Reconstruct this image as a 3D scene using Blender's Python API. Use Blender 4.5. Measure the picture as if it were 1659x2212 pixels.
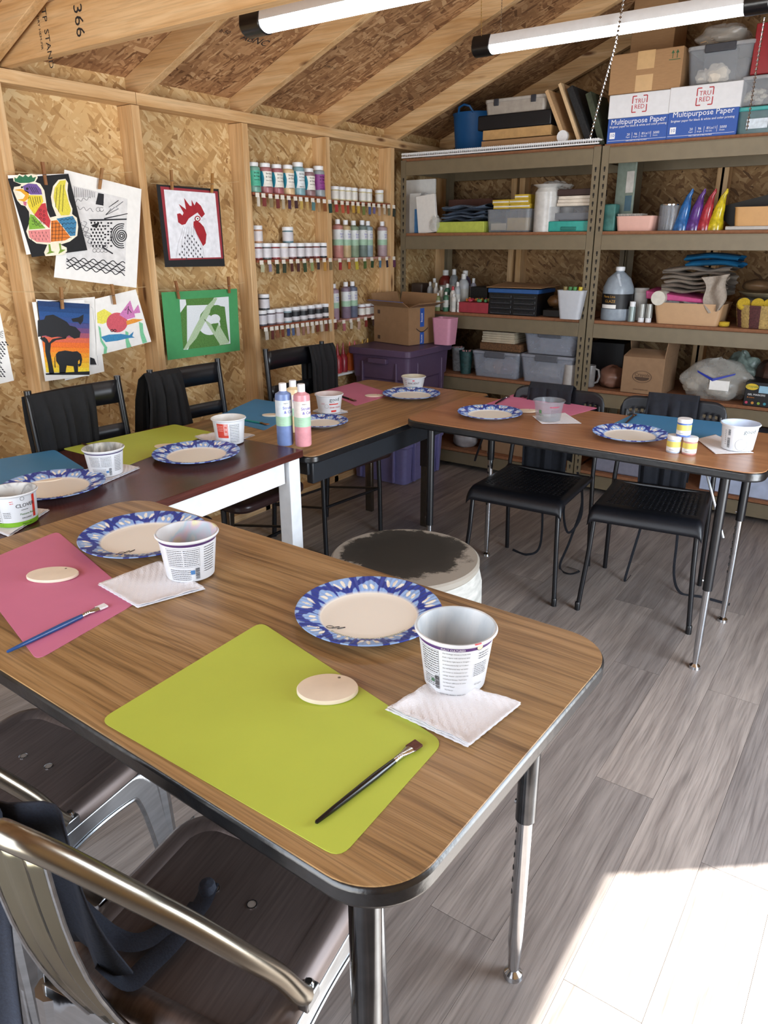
import bpy, bmesh, math, random
from mathutils import Vector, Matrix
random.seed(7)
PI=math.pi; sin=math.sin; cos=math.cos
SC=bpy.context.scene; COL=SC.collection
for o in list(bpy.data.objects): bpy.data.objects.remove(o)
# ---------------------------------------------------------------- camera
F_PX,YAW,PITCH,ROLL,CH=1592.04,.610465,.353833,-.0039945,1.40
IW,IH=1659,2212
fwd=Vector((-sin(YAW)*cos(PITCH),cos(YAW)*cos(PITCH),-sin(PITCH)))
rt=Vector((cos(YAW),sin(YAW),0)); up=rt.cross(fwd)
r2=rt*cos(ROLL)+up*sin(ROLL); u2=-rt*sin(ROLL)+up*cos(ROLL)
cd=bpy.data.cameras.new('camera'); cam=bpy.data.objects.new('camera',cd); COL.objects.link(cam)
cd.sensor_fit='HORIZONTAL'; cd.sensor_width=36; cd.lens=F_PX/IW*36; cd.clip_start=.02; cd.clip_end=200
M=Matrix.Identity(4)
for i in range(3): M[i][0]=r2[i]; M[i][1]=u2[i]; M[i][2]=-fwd[i]
M[2][3]=CH; cam.matrix_world=M; SC.camera=cam
# ---------------------------------------------------------------- world, sun, exposure
SC.view_settings.view_transform='Standard'; SC.view_settings.look='None'; SC.view_settings.gamma=1
SC.view_settings.use_curve_mapping=False; SC.view_settings.exposure=0.42
W=bpy.data.worlds.new('world'); SC.world=W; W.use_nodes=True
wn=W.node_tree.nodes; wl=W.node_tree.links
bg=wn['Background']; bg.inputs[1].default_value=1.9; bg.inputs[0].default_value=(.62,.78,1,1)
sd=Vector((-.304,-.257,0)).normalized(); sd=Vector((sd.x,sd.y,-1.18)).normalized()
sl=bpy.data.lights.new('sun','SUN'); sl.energy=17; sl.angle=.0095; sl.color=(1,.98,.92)
so=bpy.data.objects.new('sun',sl); COL.objects.link(so); so.rotation_euler=sd.to_track_quat('-Z','Y').to_euler()
# daylight through the open door (right); fill lamp added at an unseen opening behind the viewer
def area(n,loc,to,sx,sy,e,c):
    l=bpy.data.lights.new(n,'AREA'); l.shape='RECTANGLE'; l.size=sx; l.size_y=sy; l.energy=e; l.color=c
    o=bpy.data.objects.new(n,l); COL.objects.link(o); o.location=loc
    o.rotation_euler=(Vector(to)-Vector(loc)).to_track_quat('-Z','Y').to_euler(); return o
area('door_daylight',(.98,1.84,1.0),(-3,1.84,1.0),1.10,1.85,56,(.82,.91,1))
area('doorway_daylight',(-1.0,-1.08,1.15),(-1.0,3,1.0),2.2,1.7,40,(.96,.98,1))
# ---------------------------------------------------------------- pixel -> point on a real plane
def ray(x,y): return r2*((x-IW/2)/F_PX)-u2*((y-IH/2)/F_PX)+fwd
CO=Vector((0,0,CH))
def onz(x,y,z): d=ray(x,y); return CO+d*((z-CH)/d.z)
def onx(x,y,X): d=ray(x,y); return CO+d*(X/d.x)
def ony(x,y,Y): d=ray(x,y); return CO+d*(Y/d.y)
# ---------------------------------------------------------------- mesh builder
def hx(h,a=1.0):
    h=h.lstrip('#'); c=[int(h[i:i+2],16)/255 for i in (0,2,4)]
    return tuple((v/12.92 if v<=.04045 else ((v+.055)/1.055)**2.4) for v in c)+(a,)
class MB:
    def __init__(s): s.v=[]; s.f=[]; s.m=[]; s.sm=[]
    def add(s,vs,fs,m=0,sm=False):
        b=len(s.v); s.v+= [tuple(v) for v in vs]
        for f in fs: s.f.append([i+b for i in f]); s.m.append(m); s.sm.append(sm)
        return s
    def box(s,c,d,m=0,rz=0,R=None):
        x,y,z=d[0]/2,d[1]/2,d[2]/2; vs=[Vector(p) for p in ((-x,-y,-z),(x,-y,-z),(x,y,-z),(-x,y,-z),(-x,-y,z),(x,-y,z),(x,y,z),(-x,y,z))]
        if R is None: R=Matrix.Rotation(rz,3,'Z')
        c=Vector(c)
        return s.add([R@p+c for p in vs],[(0,3,2,1),(4,5,6,7),(0,1,5,4),(1,2,6,5),(2,3,7,6),(3,0,4,7)],m)
    def lathe(s,prof,n=32,c=(0,0,0),m=0,ms=None,cap=(True,True),sx=1,sy=1,R=None):
        vs=[]; c=Vector(c)
        for r,z in prof:
            for k in range(n):
                a=2*PI*k/n; p=Vector((r*cos(a)*sx,r*sin(a)*sy,z))
                if R is not None: p=R@p
                vs.append(p+c)
        for j in range(len(prof)-1):
            fs=[(j*n+k,j*n+(k+1)%n,(j+1)*n+(k+1)%n,(j+1)*n+k) for k in range(n)]
            if j==0: b=len(s.v); s.v+=[tuple(v) for v in vs]
            for f in fs: s.f.append([i+b for i in f]); s.m.append(ms[j] if ms else m); s.sm.append(True)
        if cap[0] and prof[0][0]>1e-6: s.f.append([b+k for k in range(n)][::-1]); s.m.append(ms[0] if ms else m); s.sm.append(False)
        if cap[1] and prof[-1][0]>1e-6: s.f.append([b+(len(prof)-1)*n+k for k in range(n)]); s.m.append(ms[-1] if ms else m); s.sm.append(False)
        return s
    def tube(s,pts,r,n=10,m=0,closed=False,flat=1.0):
        pts=[Vector(p) for p in pts]; N=len(pts); b=len(s.v); rr=r if isinstance(r,(list,tuple)) else [r]*N
        up0=Vector((0,0,1)); prev=None
        for i,p in enumerate(pts):
            if closed: t=(pts[(i+1)%N]-pts[i-1]).normalized()
            else: t=(pts[min(i+1,N-1)]-pts[max(i-1,0)]).normalized()
            if prev is None:
                a=up0 if abs(t.z)<.9 else Vector((0,1,0)); x=t.cross(a).normalized()
            else: x=(prev-t*prev.dot(t)).normalized()
            prev=x; y=t.cross(x)
            for k in range(n):
                an=2*PI*k/n; s.v.append(tuple(p+x*(rr[i]*cos(an))+y*(rr[i]*flat*sin(an))))
        for i in range(N if closed else N-1):
            j=(i+1)%N
            for k in range(n):
                s.f.append([b+i*n+k,b+i*n+(k+1)%n,b+j*n+(k+1)%n,b+j*n+k]); s.m.append(m); s.sm.append(n>4)
        if not closed:
            s.f.append([b+k for k in range(n)][::-1]); s.m.append(m); s.sm.append(False)
            s.f.append([b+(N-1)*n+k for k in range(n)]); s.m.append(m); s.sm.append(False)
        return s
    def prism(s,poly,z0,z1,m=0,mt=None):
        n=len(poly); vs=[(p[0],p[1],z0) for p in poly]+[(p[0],p[1],z1) for p in poly]
        s.add(vs,[list(range(n))[::-1]],m); b=len(s.v)-2*n
        s.f.append([b+n+i for i in range(n)]); s.m.append(m if mt is None else mt); s.sm.append(False)
        for i in range(n):
            j=(i+1)%n; s.f.append([b+i,b+j,b+n+j,b+n+i]); s.m.append(m); s.sm.append(False)
        return s
    def slab(s,pts,off,m=0,me=None):   # extrude a 3-D polygon by a vector
        n=len(pts); off=Vector(off); pts=[Vector(p) for p in pts]
        b=len(s.v); s.v+=[tuple(p) for p in pts]+[tuple(p+off) for p in pts]
        s.f.append([b+i for i in range(n)][::-1]); s.f.append([b+n+i for i in range(n)]); s.m+=[m,m]; s.sm+=[False,False]
        for i in range(n):
            j=(i+1)%n; s.f.append([b+i,b+j,b+n+j,b+n+i]); s.m.append(m if me is None else me); s.sm.append(False)
        return s
    def grid(s,nu,nv,fn,m=0,sm=True,skip=None,cu=False):
        b=len(s.v)
        for j in range(nv+1):
            for i in range(nu if cu else nu+1): s.v.append(tuple(fn(i/nu,j/nv)))
        w=nu if cu else nu+1
        for j in range(nv):
            for i in range(nu):
                if skip and skip(i,j): continue
                i2=(i+1)%w
                s.f.append([b+j*w+i,b+j*w+i2,b+(j+1)*w+i2,b+(j+1)*w+i]); s.m.append(m); s.sm.append(sm)
        return s
    def xf(s,T):
        s.v=[tuple(T@Vector(v)) for v in s.v]; return s
    def build(s,name,mats,parent=None,loc=None,rz=0,bevel=0,seg=2,solid=0,weld=False,fix=True):
        me=bpy.data.meshes.new(name); me.from_pydata(s.v,[],s.f)
        if not isinstance(mats,(list,tuple)): mats=[mats]
        for mt in mats: me.materials.append(mt)
        me.polygons.foreach_set('material_index',s.m); me.polygons.foreach_set('use_smooth',[True]*len(s.sm)); me.update()
        if fix or weld:
            bm=bmesh.new(); bm.from_mesh(me)
            if weld: bmesh.ops.remove_doubles(bm,verts=bm.verts,dist=1e-5)
            if fix: bmesh.ops.recalc_face_normals(bm,faces=bm.faces)
            bm.to_mesh(me); bm.free()
        me.set_sharp_from_angle(angle=.62)
        o=bpy.data.objects.new(name,me); COL.objects.link(o)
        if parent is not None: o.parent=parent
        if loc is not None: o.location=loc
        o.rotation_euler[2]=rz
        if solid: md=o.modifiers.new('solid','SOLIDIFY'); md.thickness=solid; md.offset=0
        if bevel: md=o.modifiers.new('bevel','BEVEL'); md.width=bevel; md.segments=seg; md.limit_method='ANGLE'; md.angle_limit=.6
        return o
def tag(o,label,cat,group=None,kind=None):
    o['label']=label; o['category']=cat
    if group: o['group']=group
    if kind: o['kind']=kind
    return o
def thing(name,label,cat,loc=(0,0,0),rz=0,group=None):
    o=bpy.data.objects.new(name,None); COL.objects.link(o); o.location=loc; o.rotation_euler[2]=rz; o.empty_display_size=.05
    return tag(o,label,cat,group)
def struct(o): o['kind']='structure'; return o
def dup(root,loc,rz=0,label=None,group=None):
    r=root.copy(); COL.objects.link(r); r.location=loc; r.rotation_euler[2]=rz
    if label: r['label']=label
    if group: r['group']=group
    for ch in list(root.children):
        c=ch.copy(); COL.objects.link(c); c.parent=r
        for g in ch.children: d=g.copy(); COL.objects.link(d); d.parent=c
    return r
def rrect(w,d,r,n=5,cx=0,cy=0):
    out=[]
    for (sx,sy,a0) in ((1,1,0),(-1,1,90),(-1,-1,180),(1,-1,270)):
        for k in range(n+1):
            a=math.radians(a0+90*k/n); out.append((cx+sx*(w/2-r)+r*cos(a),cy+sy*(d/2-r)+r*sin(a)))
    return out
def circ(x,y,r,n=16,ry=None,a0=0): return [(x+r*cos(2*PI*k/n+a0),y+(ry or r)*sin(2*PI*k/n+a0)) for k in range(n)]
# ---------------------------------------------------------------- materials
MC={}
def nm(name):
    m=bpy.data.materials.new(name); m.use_nodes=True; nt=m.node_tree; b=nt.nodes['Principled BSDF']; return m,nt,b
def N(nt,t,**k):
    n=nt.nodes.new(t)
    for a,v in k.items():
        if a.startswith('i_'):
            key=a[2:]; key=int(key) if key.isdigit() else key.replace('_',' ')
            n.inputs[key].default_value=v
        else: setattr(n,a,v)
    return n
def ramp(nt,stops,interp='LINEAR'):
    r=N(nt,'ShaderNodeValToRGB'); r.color_ramp.interpolation=interp; e=r.color_ramp.elements
    while len(e)<len(stops): e.new(.5)
    for x,(p,c) in zip(e,stops): x.position=p; x.color=c
    return r
def P(name,col,rough=.5,metal=0,var=.10,scale=40,bump=0,trans=0,alpha=1,spec=None,emis=0,coat=0,stretch=(1,1,1),ior=None,alphas=None):
    if name in MC: return MC[name]
    m,nt,b=nm(name); L=nt.links
    c=hx(col) if isinstance(col,str) else col
    tc=N(nt,'ShaderNodeTexCoord'); mp=N(nt,'ShaderNodeMapping'); mp.inputs['Scale'].default_value=stretch
    L.new(tc.outputs['Object'],mp.inputs[0])
    n=N(nt,'ShaderNodeTexNoise',i_Scale=scale,i_Detail=3.0); L.new(mp.outputs[0],n.inputs['Vector'])
    lo=tuple(v*(1-var) for v in c[:3])+(1,); hi=tuple(min(1,v*(1+var)) for v in c[:3])+(1,)
    r=ramp(nt,[(.3,lo),(.7,hi)]); L.new(n.outputs[0],r.inputs[0]); L.new(r.outputs[0],b.inputs['Base Color'])
    b.inputs['Roughness'].default_value=rough; b.inputs['Metallic'].default_value=metal
    if spec is not None: b.inputs['Specular IOR Level'].default_value=spec
    if trans: b.inputs['Transmission Weight'].default_value=trans
    if ior: b.inputs['IOR'].default_value=ior
    if coat: b.inputs['Coat Weight'].default_value=coat
    if alpha<1: b.inputs['Alpha'].default_value=alpha
    if emis: b.inputs['Emission Color'].default_value=c; b.inputs['Emission Strength'].default_value=emis
    if bump:
        bp=N(nt,'ShaderNodeBump',i_Strength=min(1,bump),i_Distance=.002); L.new(n.outputs[0],bp.inputs['Height']); L.new(bp.outputs[0],b.inputs['Normal'])
    MC[name]=m; return m
def axes(nt,ax):
    tc=N(nt,'ShaderNodeTexCoord'); sp=N(nt,'ShaderNodeSeparateXYZ'); cb=N(nt,'ShaderNodeCombineXYZ')
    nt.links.new(tc.outputs['Object'],sp.inputs[0])
    for i,a in enumerate(ax): nt.links.new(sp.outputs['XYZ'.index(a)],cb.inputs[i])
    return cb
def osb(name,ax,tones,rough=.75,bias=90):
    m,nt,b=nm(name); L=nt.links; cb=axes(nt,ax)
    wz=N(nt,'ShaderNodeTexNoise',i_Scale=9.0,i_Detail=2.0); L.new(cb.outputs[0],wz.inputs['Vector'])
    wm=N(nt,'ShaderNodeVectorMath',operation='SCALE'); wm.inputs['Scale'].default_value=.035; L.new(wz.outputs['Color'],wm.inputs[0])
    wa=N(nt,'ShaderNodeVectorMath',operation='ADD'); L.new(cb.outputs[0],wa.inputs[0]); L.new(wm.outputs[0],wa.inputs[1])
    prev=None; hprev=None
    for i,(a,sx,sy) in enumerate(((0,16,80),(55,18,75),(-35,14,60),(20,15,85),(-70,20,70),(-12,12,52),(82,19,90))):
        mp=N(nt,'ShaderNodeMapping'); mp.vector_type='TEXTURE'
        mp.inputs['Rotation'].default_value=(0,0,math.radians(a+bias)); mp.inputs['Scale'].default_value=(1/sx,1/sy,1); mp.inputs['Location'].default_value=(i*1.7,i*.6,0)
        L.new(wa.outputs[0],mp.inputs[0])
        v=N(nt,'ShaderNodeTexVoronoi',voronoi_dimensions='2D',i_Scale=1.0,i_Randomness=1.0); L.new(mp.outputs[0],v.inputs['Vector'])
        sp=N(nt,'ShaderNodeSeparateColor'); L.new(v.outputs['Color'],sp.inputs[0])
        r=ramp(nt,tones); L.new(sp.outputs[0],r.inputs[0])
        if prev is None: prev=r.outputs[0]; hprev=sp.outputs[0]; continue
        g=N(nt,'ShaderNodeMath',operation='GREATER_THAN'); g.inputs[1].default_value=.60; L.new(sp.outputs[1],g.inputs[0])
        mx=N(nt,'ShaderNodeMix',data_type='RGBA'); L.new(g.outputs[0],mx.inputs[0]); L.new(prev,mx.inputs[6]); L.new(r.outputs[0],mx.inputs[7]); prev=mx.outputs[2]
        mh=N(nt,'ShaderNodeMix',data_type='FLOAT'); L.new(g.outputs[0],mh.inputs[0]); L.new(hprev,mh.inputs[2]); L.new(sp.outputs[2],mh.inputs[3]); hprev=mh.outputs[0]
    n2=N(nt,'ShaderNodeTexNoise',i_Scale=2.2,i_Detail=4.0); L.new(cb.outputs[0],n2.inputs['Vector'])
    r3=ramp(nt,[(.3,(.72,.72,.72,1)),(.7,(1.08,1.08,1.08,1))]); L.new(n2.outputs[0],r3.inputs[0])
    mm=N(nt,'ShaderNodeMix',data_type='RGBA',blend_type='MULTIPLY'); mm.inputs[0].default_value=1; L.new(prev,mm.inputs[6]); L.new(r3.outputs[0],mm.inputs[7])
    L.new(mm.outputs[2],b.inputs['Base Color']); b.inputs['Roughness'].default_value=rough
    bp=N(nt,'ShaderNodeBump',i_Strength=.5,i_Distance=.003); L.new(hprev,bp.inputs['Height']); L.new(bp.outputs[0],b.inputs['Normal'])
    return m
def wood(name,ax,c0,c1,c2=None,dark=.80,s=(1.5,26,26),rough=.55,knots=0,sharp=False,det=5.0,bump=.15,spec=.5,info=False,c3=None):
    """ax: first letter = grain direction"""
    m,nt,b=nm(name); L=nt.links; cb=axes(nt,ax); src=cb.outputs[0]
    if info:
        oi=N(nt,'ShaderNodeObjectInfo'); sc=N(nt,'ShaderNodeMath',operation='MULTIPLY'); sc.inputs[1].default_value=40; L.new(oi.outputs['Random'],sc.inputs[0])
        cc=N(nt,'ShaderNodeCombineXYZ'); L.new(sc.outputs[0],cc.inputs[1]); L.new(sc.outputs[0],cc.inputs[0])
        ad=N(nt,'ShaderNodeVectorMath',operation='ADD'); L.new(src,ad.inputs[0]); L.new(cc.outputs[0],ad.inputs[1]); src=ad.outputs[0]
    wz=N(nt,'ShaderNodeTexNoise',i_Scale=3.0,i_Detail=2.0); L.new(src,wz.inputs['Vector'])
    wm=N(nt,'ShaderNodeVectorMath',operation='SCALE'); wm.inputs['Scale'].default_value=.05; L.new(wz.outputs['Color'],wm.inputs[0])
    wa=N(nt,'ShaderNodeVectorMath',operation='ADD'); L.new(src,wa.inputs[0]); L.new(wm.outputs[0],wa.inputs[1])
    mp=N(nt,'ShaderNodeMapping'); mp.inputs['Scale'].default_value=s; L.new(wa.outputs[0],mp.inputs[0])
    n=N(nt,'ShaderNodeTexNoise',i_Scale=1.0,i_Detail=det,i_Roughness=.6); L.new(mp.outputs[0],n.inputs['Vector'])
    st=[(.32,hx(c0)),(.5,hx(c1)),(.68,hx(c2 or c1))] if not sharp else [(.36,hx(c0)),(.46,hx(c1)),(.54,hx(c2 or c1)),(.62,hx(c0))]
    r=ramp(nt,st); L.new(n.outputs[0],r.inputs[0]); out=r.outputs[0]
    mp2=N(nt,'ShaderNodeMapping'); mp2.inputs['Scale'].default_value=(s[0]*4,s[1]*6,s[2]*6); L.new(src,mp2.inputs[0])
    n2=N(nt,'ShaderNodeTexNoise',i_Scale=1.0,i_Detail=3.0); L.new(mp2.outputs[0],n2.inputs['Vector'])
    r4=ramp(nt,[(.36,(dark,dark,dark,1)),(.52,(1,1,1,1))]); L.new(n2.outputs[0],r4.inputs[0])
    mm=N(nt,'ShaderNodeMix',data_type='RGBA',blend_type='MULTIPLY'); mm.inputs[0].default_value=.8; L.new(out,mm.inputs[6]); L.new(r4.outputs[0],mm.inputs[7]); out=mm.outputs[2]
    if knots:
        mk=N(nt,'ShaderNodeMapping'); mk.inputs['Scale'].default_value=(2.2,9,9); L.new(src,mk.inputs[0])
        v=N(nt,'ShaderNodeTexVoronoi',i_Scale=1.0); L.new(mk.outputs[0],v.inputs['Vector'])
        rk=ramp(nt,[(.05,(1,1,1,1)),(.13,(0,0,0,1))]); L.new(v.outputs['Distance'],rk.inputs[0])
        mx=N(nt,'ShaderNodeMix',data_type='RGBA'); L.new(rk.outputs[0],mx.inputs[0]); L.new(out,mx.inputs[6]); mx.inputs[7].default_value=hx(c3 or '#6b4526'); out=mx.outputs[2]
    if info:
        ri=ramp(nt,[(0,(.78,.78,.80,1)),(.5,(.96,.95,.95,1)),(1,(1.14,1.11,1.09,1))]); L.new(oi.outputs['Random'],ri.inputs[0])
        mi=N(nt,'ShaderNodeMix',data_type='RGBA',blend_type='MULTIPLY'); mi.inputs[0].default_value=1; L.new(out,mi.inputs[6]); L.new(ri.outputs[0],mi.inputs[7]); out=mi.outputs[2]
    L.new(out,b.inputs['Base Color']); b.inputs['Roughness'].default_value=rough; b.inputs['Specular IOR Level'].default_value=spec
    bp=N(nt,'ShaderNodeBump',i_Strength=bump,i_Distance=.002); L.new(n2.outputs[0],bp.inputs['Height']); L.new(bp.outputs[0],b.inputs['Normal'])
    MC[name]=m; return m
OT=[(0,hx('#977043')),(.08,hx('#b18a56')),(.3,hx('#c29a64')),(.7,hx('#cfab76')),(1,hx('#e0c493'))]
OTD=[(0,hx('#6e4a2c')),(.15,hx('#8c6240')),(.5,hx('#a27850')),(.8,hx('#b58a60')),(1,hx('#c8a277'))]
OTB=[(0,hx('#604327')),(.1,hx('#7a5733')),(.4,hx('#8e6c45')),(.8,hx('#9f7d53')),(1,hx('#b3946a'))]  # same board as the left wall; dim shelf-corner shade put into these tones
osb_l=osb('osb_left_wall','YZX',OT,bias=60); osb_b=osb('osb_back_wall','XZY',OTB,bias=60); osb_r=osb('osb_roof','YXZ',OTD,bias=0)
pine={a:wood('pine_'+a[0].lower(),a,'#bf9460','#cfa97a','#dcbc90',s=(1.2,30,30),knots=1,rough=.6) for a in ('XYZ','YXZ','ZXY')}
plank_m=wood('grey_vinyl_plank','YXZ','#7d746f','#938a84','#a69c95',s=(1.6,30,1),rough=.40,info=True,bump=.3,dark=.70)
oak=wood('oak_laminate','XYZ','#6f5233','#a07d52','#b39166',s=(1.6,55,1),rough=.33,det=8.0,bump=.12,dark=.62)
oak_y=wood('oak_laminate_lengthways','YXZ','#7c5a38','#a47c50','#b58b5e',s=(1.6,50,1),rough=.33,det=7.0,dark=.68)
brown_lam=wood('brown_laminate','XYZ','#9a6845','#a8744e','#b27e57',s=(2.5,40,1),rough=.3)
maroon=wood('maroon_woodgrain','YXZ','#3d1d18','#4d2620','#5c3028',s=(2.5,50,50),rough=.25)
black_pl=P('black_plastic','#0d0e11',.28,0,.3,60,bump=.2,spec=.7); black_mt=P('black_metal','#0c0d12',.35,.0,.2,50,spec=.6)
chrome=P('chrome','#c9ccd0',.16,1,.06,30); steel=P('brushed_steel','#a9adb2',.28,1,.12,14,stretch=(1,1,6))
white_pl=P('white_plastic','#e9ebee',.4,0,.03); white_pt=P('white_paint','#e4e9ee',.45,0,.05,25)
paper_w=P('white_paper','#efeeea',.8,0,.03); black_card=P('black_card','#17181b',.8,0,.1)
darkink=P('dark_ink','#1d1d22',.7,0,.05); cardboard=P('cardboard','#a5805a',.85,0,.06,30,stretch=(1,1,6)); tape=P('tan_tape','#cda877',.35,0,.05)
bisque=P('bisque_clay','#ecdfca',.85,0,.05,25,bump=.15); terra=P('rail_wood','#8a4a30',.6,0,.15,40)
shelf_metal=P('khaki_steel','#766a54',.42,.15,.06,20); shelf_board=P('particle_board','#86583a',.8,0,.15,60)
navy_cloth=P('navy_cloth','#15171f',.9,0,.25,60,bump=.5); black_cloth=P('black_cloth','#0e0e10',.9,0,.25,60,bump=.5)
clear_pl=P('clear_plastic','#aab0b8',.18,0,.04,20,alpha=.25); clear_bag=P('clear_bag','#d6d6d2',.15,0,.1,20,alpha=.38,bump=.6)
def fl(name,c,rough=.5,**k): return P(name,c,rough,**k)
# ---------------------------------------------------------------- lettering and flat print
FC={}
def glyphs(s,size=1.0,font=None):
    k=(s,)
    if k not in FC:
        cu=bpy.data.curves.new('t','FONT'); cu.body=s; cu.size=1; cu.resolution_u=2; cu.fill_mode='FRONT'
        o=bpy.data.objects.new('t',cu); COL.objects.link(o); dg=bpy.context.evaluated_depsgraph_get(); dg.update()
        me=bpy.data.meshes.new_from_object(o.evaluated_get(dg)); FC[k]=([tuple(v.co) for v in me.vertices],[tuple(p.vertices) for p in me.polygons])
        bpy.data.objects.remove(o); bpy.data.curves.remove(cu); bpy.data.meshes.remove(me)
    vs,fs=FC[k]; return [(x*size,y*size) for x,y,_ in vs],fs
def write(mb,s,size,fn,x=0,y=0,m=0,align='L',sx=1):
    """put lettering of height size on a surface; fn(u,v)->3-D"""
    vs,fs=glyphs(s,size)
    if not vs: return
    w=max(p[0] for p in vs)*sx; o=x-(w/2 if align=='C' else 0)
    mb.add([fn(o+p[0]*sx,y+p[1]) for p in vs],fs,m)
# ================================================================ THE ROOM
XL=-2.72; XO=-2.81; XR=.85; YB=4.78; YF=-1.0; ZP=1.955; PIT=.40; XRG=-.98
def zr(x): return 2.056+PIT*((x+2.72) if x<XRG else (2*XRG+2.72-x))   # underside of the roof sheathing
fl_=struct(MB().box(((XO+XR)/2,(YF+YB)/2,-.03),(XR-XO,YB-YF,.05)).build('floor',P('subfloor','#4a4440',.9)))
pw=.156; PL=1.24; pm=MB().box((0,0,0),(pw-.0007,PL-.0009,.005),0).build('plank',plank_m,fl_,bevel=0)
first=True
for k in range(-16,9):
    xc=-.474+pw/2+k*pw
    if xc-pw/2>XR or xc+pw/2<XO: continue
    off={-1:1.077,0:1.70,1:1.08,2:1.55,-2:1.55,3:.6,-3:.72}.get(k,(k*.437)%PL)
    y=off-PL*3
    while y<YB:
        y0,y1=max(y,YF),min(y+PL,YB); 
        if y1-y0>.03:
            full=(y1-y0)>PL-.01
            if first and full: o=pm; first=False
            elif full: o=pm.copy(); COL.objects.link(o)
            else: o=MB().box((0,0,0),(pw-.0007,y1-y0-.0009,.005)).build('plank',plank_m,fl_)
            o.location=(xc,(y0+y1)/2,-.0025)
        y+=PL
# left wall: sheet, studs, plate
wl_=struct(MB().box((XO-.006,(YF+YB)/2,1.03),(.012,YB-YF,2.08)).build('wall_left',osb_l))
for y in (.36,.97,1.59,2.162,2.772,3.38,3.992,4.67):
    MB().box(((XL+XO)/2,y,.955+.0),(.09,.038,1.91)).build('stud',pine['ZXY'],wl_,bevel=.0015)
for a,b in ((YF,2.17),(2.172,YB)): MB().box(((XL+XO)/2,(a+b)/2,1.934),(.09,b-a,.044)).build('top_plate',pine['YXZ'],wl_,bevel=.0015)
MB().box(((XL+XO)/2,(YF+YB)/2,.02),(.09,YB-YF,.038)).build('bottom_plate',pine['YXZ'],wl_)
# back wall with gable
pts=[(XO,YB,0),(XR,YB,0),(XR,YB,zr(XR)),(XRG,YB,zr(XRG)),(XO,YB,zr(XO))]
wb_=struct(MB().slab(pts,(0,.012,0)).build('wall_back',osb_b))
for x in (-2.2,ony(1100,600,4.69).x,-1.02,ony(1560,420,4.69).x,.15,.7):
    MB().box((x,4.735,.955),(.038,.09,1.91)).build('stud',pine['ZXY'],wb_,bevel=.0015)
MB().box(((XO+XR)/2,4.735,1.934),(XR-XO,.09,.044)).build('top_plate',pine['XYZ'],wb_)
# right wall with the open door (daylight side), unseen front wall with an opening added for fill light
wr_=MB()
for (a,b,z0,z1) in ((YF,1.3,0,1.995),(2.461,YB,0,1.995),(1.3,2.461,1.97,1.995)): wr_.box((XR+.045,(a+b)/2,(z0+z1)/2),(.09,b-a,z1-z0))
struct(wr_.build('wall_right',osb_l))
struct(MB().box((XR+.045,1.28,.95),(.11,.04,1.9)).box((XR+.045,2.482,.95),(.11,.04,1.9)).build('trim_1',P('white_trim','#dfe0de',.5)))
wf=MB()
for (a,b,z0,z1) in ((XO,-2.1,0,2.1),(.1,XR,0,2.1),(-2.1,.1,2.0,2.1)): wf.box(((a+b)/2,YF-.03,(z0+z1)/2),(b-a,.06,z1-z0))
wf.slab([(XO,YF,2.1),(XR,YF,2.1),(XR,YF,zr(XR)),(XRG,YF,zr(XRG)),(XO,YF,zr(XO))],(0,-.06,0))
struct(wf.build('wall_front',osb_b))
struct(MB().box((0,0,-.09),(60,60,.06)).build('ground',P('gravel','#b3aa9c',.95,0,.2,8)))
# roof: two sheathing slopes, rafters, ceiling joists
rs=MB()
rs.slab([(XO-.15,YF,zr(XO-.15)),(XRG,YF,zr(XRG)),(XRG,YB,zr(XRG)),(XO-.15,YB,zr(XO-.15))],(0,0,.012))
rs.slab([(XRG,YF,zr(XRG)),(XR+.10,YF,zr(XR+.10)),(XR+.10,YB,zr(XR+.10)),(XRG,YB,zr(XRG))],(0,0,.012))
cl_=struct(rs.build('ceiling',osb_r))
for y in (.35,.97,1.585,2.215,2.793,3.432,4.053,4.70):
    for s in (0,1):
        xa,xb=(XO-.05,XRG-.012) if s==0 else (XRG+.012,XR+.0)
        za,zb=zr(xa),zr(xb)
        MB().slab([(xa,y-.019,za-.001),(xb,y-.019,zb-.001),(xb,y-.019,zb-.097),((XL if s==0 else xb),y-.019,(zr(XL)-.099 if s==0 else zb-.097)),(xa,y-.019,za-.06)][:5],(0,.038,0)).build('rafter',pine['XYZ'],cl_,bevel=.0015)
MB().slab([(XL-.02,2.24,zr(XL)-.012),(-1.2,2.24,zr(-1.2)-.012),(-1.2,2.24,zr(-1.2)-.07),(XL,2.24,zr(XL)-.07)],(0,.03,0)).build('rafter',pine['XYZ'],cl_)
MB().box((XRG,(YF+YB)/2,zr(XRG)-.07),(.022,YB-YF,.13)).build('ridge_board',pine['YXZ'],cl_)
jz=(ZP+2.10)/2
jo=MB().box(((XO+XR)/2,1.641,jz+.002),(XR-XO,.038,.14)).build('ceiling_joist',pine['XYZ'],cl_,bevel=.0015)
for (s,p,sz,rot) in (('366',(-2.28,2.075),.06,-1),('TP  STAND',(-2.445,2.088),.034,-1),('S-DRY HEM-FIR',(-2.475,2.085),.016,-1)):
    mb=MB(); write(mb,s,sz,lambda u,v,p=p: (p[0]+v,1.6212,p[1]-u),m=0); mb.build('grade_stamp',darkink,jo,fix=False)
mb=MB(); write(mb,'S-P-F 866',.022,lambda u,v: (XL+.0006+0*u,2.1428,1.0),m=0)
def onroof(x,y):
    d=ray(x,y); t=(2.056+PIT*2.72-CH)/(d.z-PIT*d.x); return CO+d*t
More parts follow.
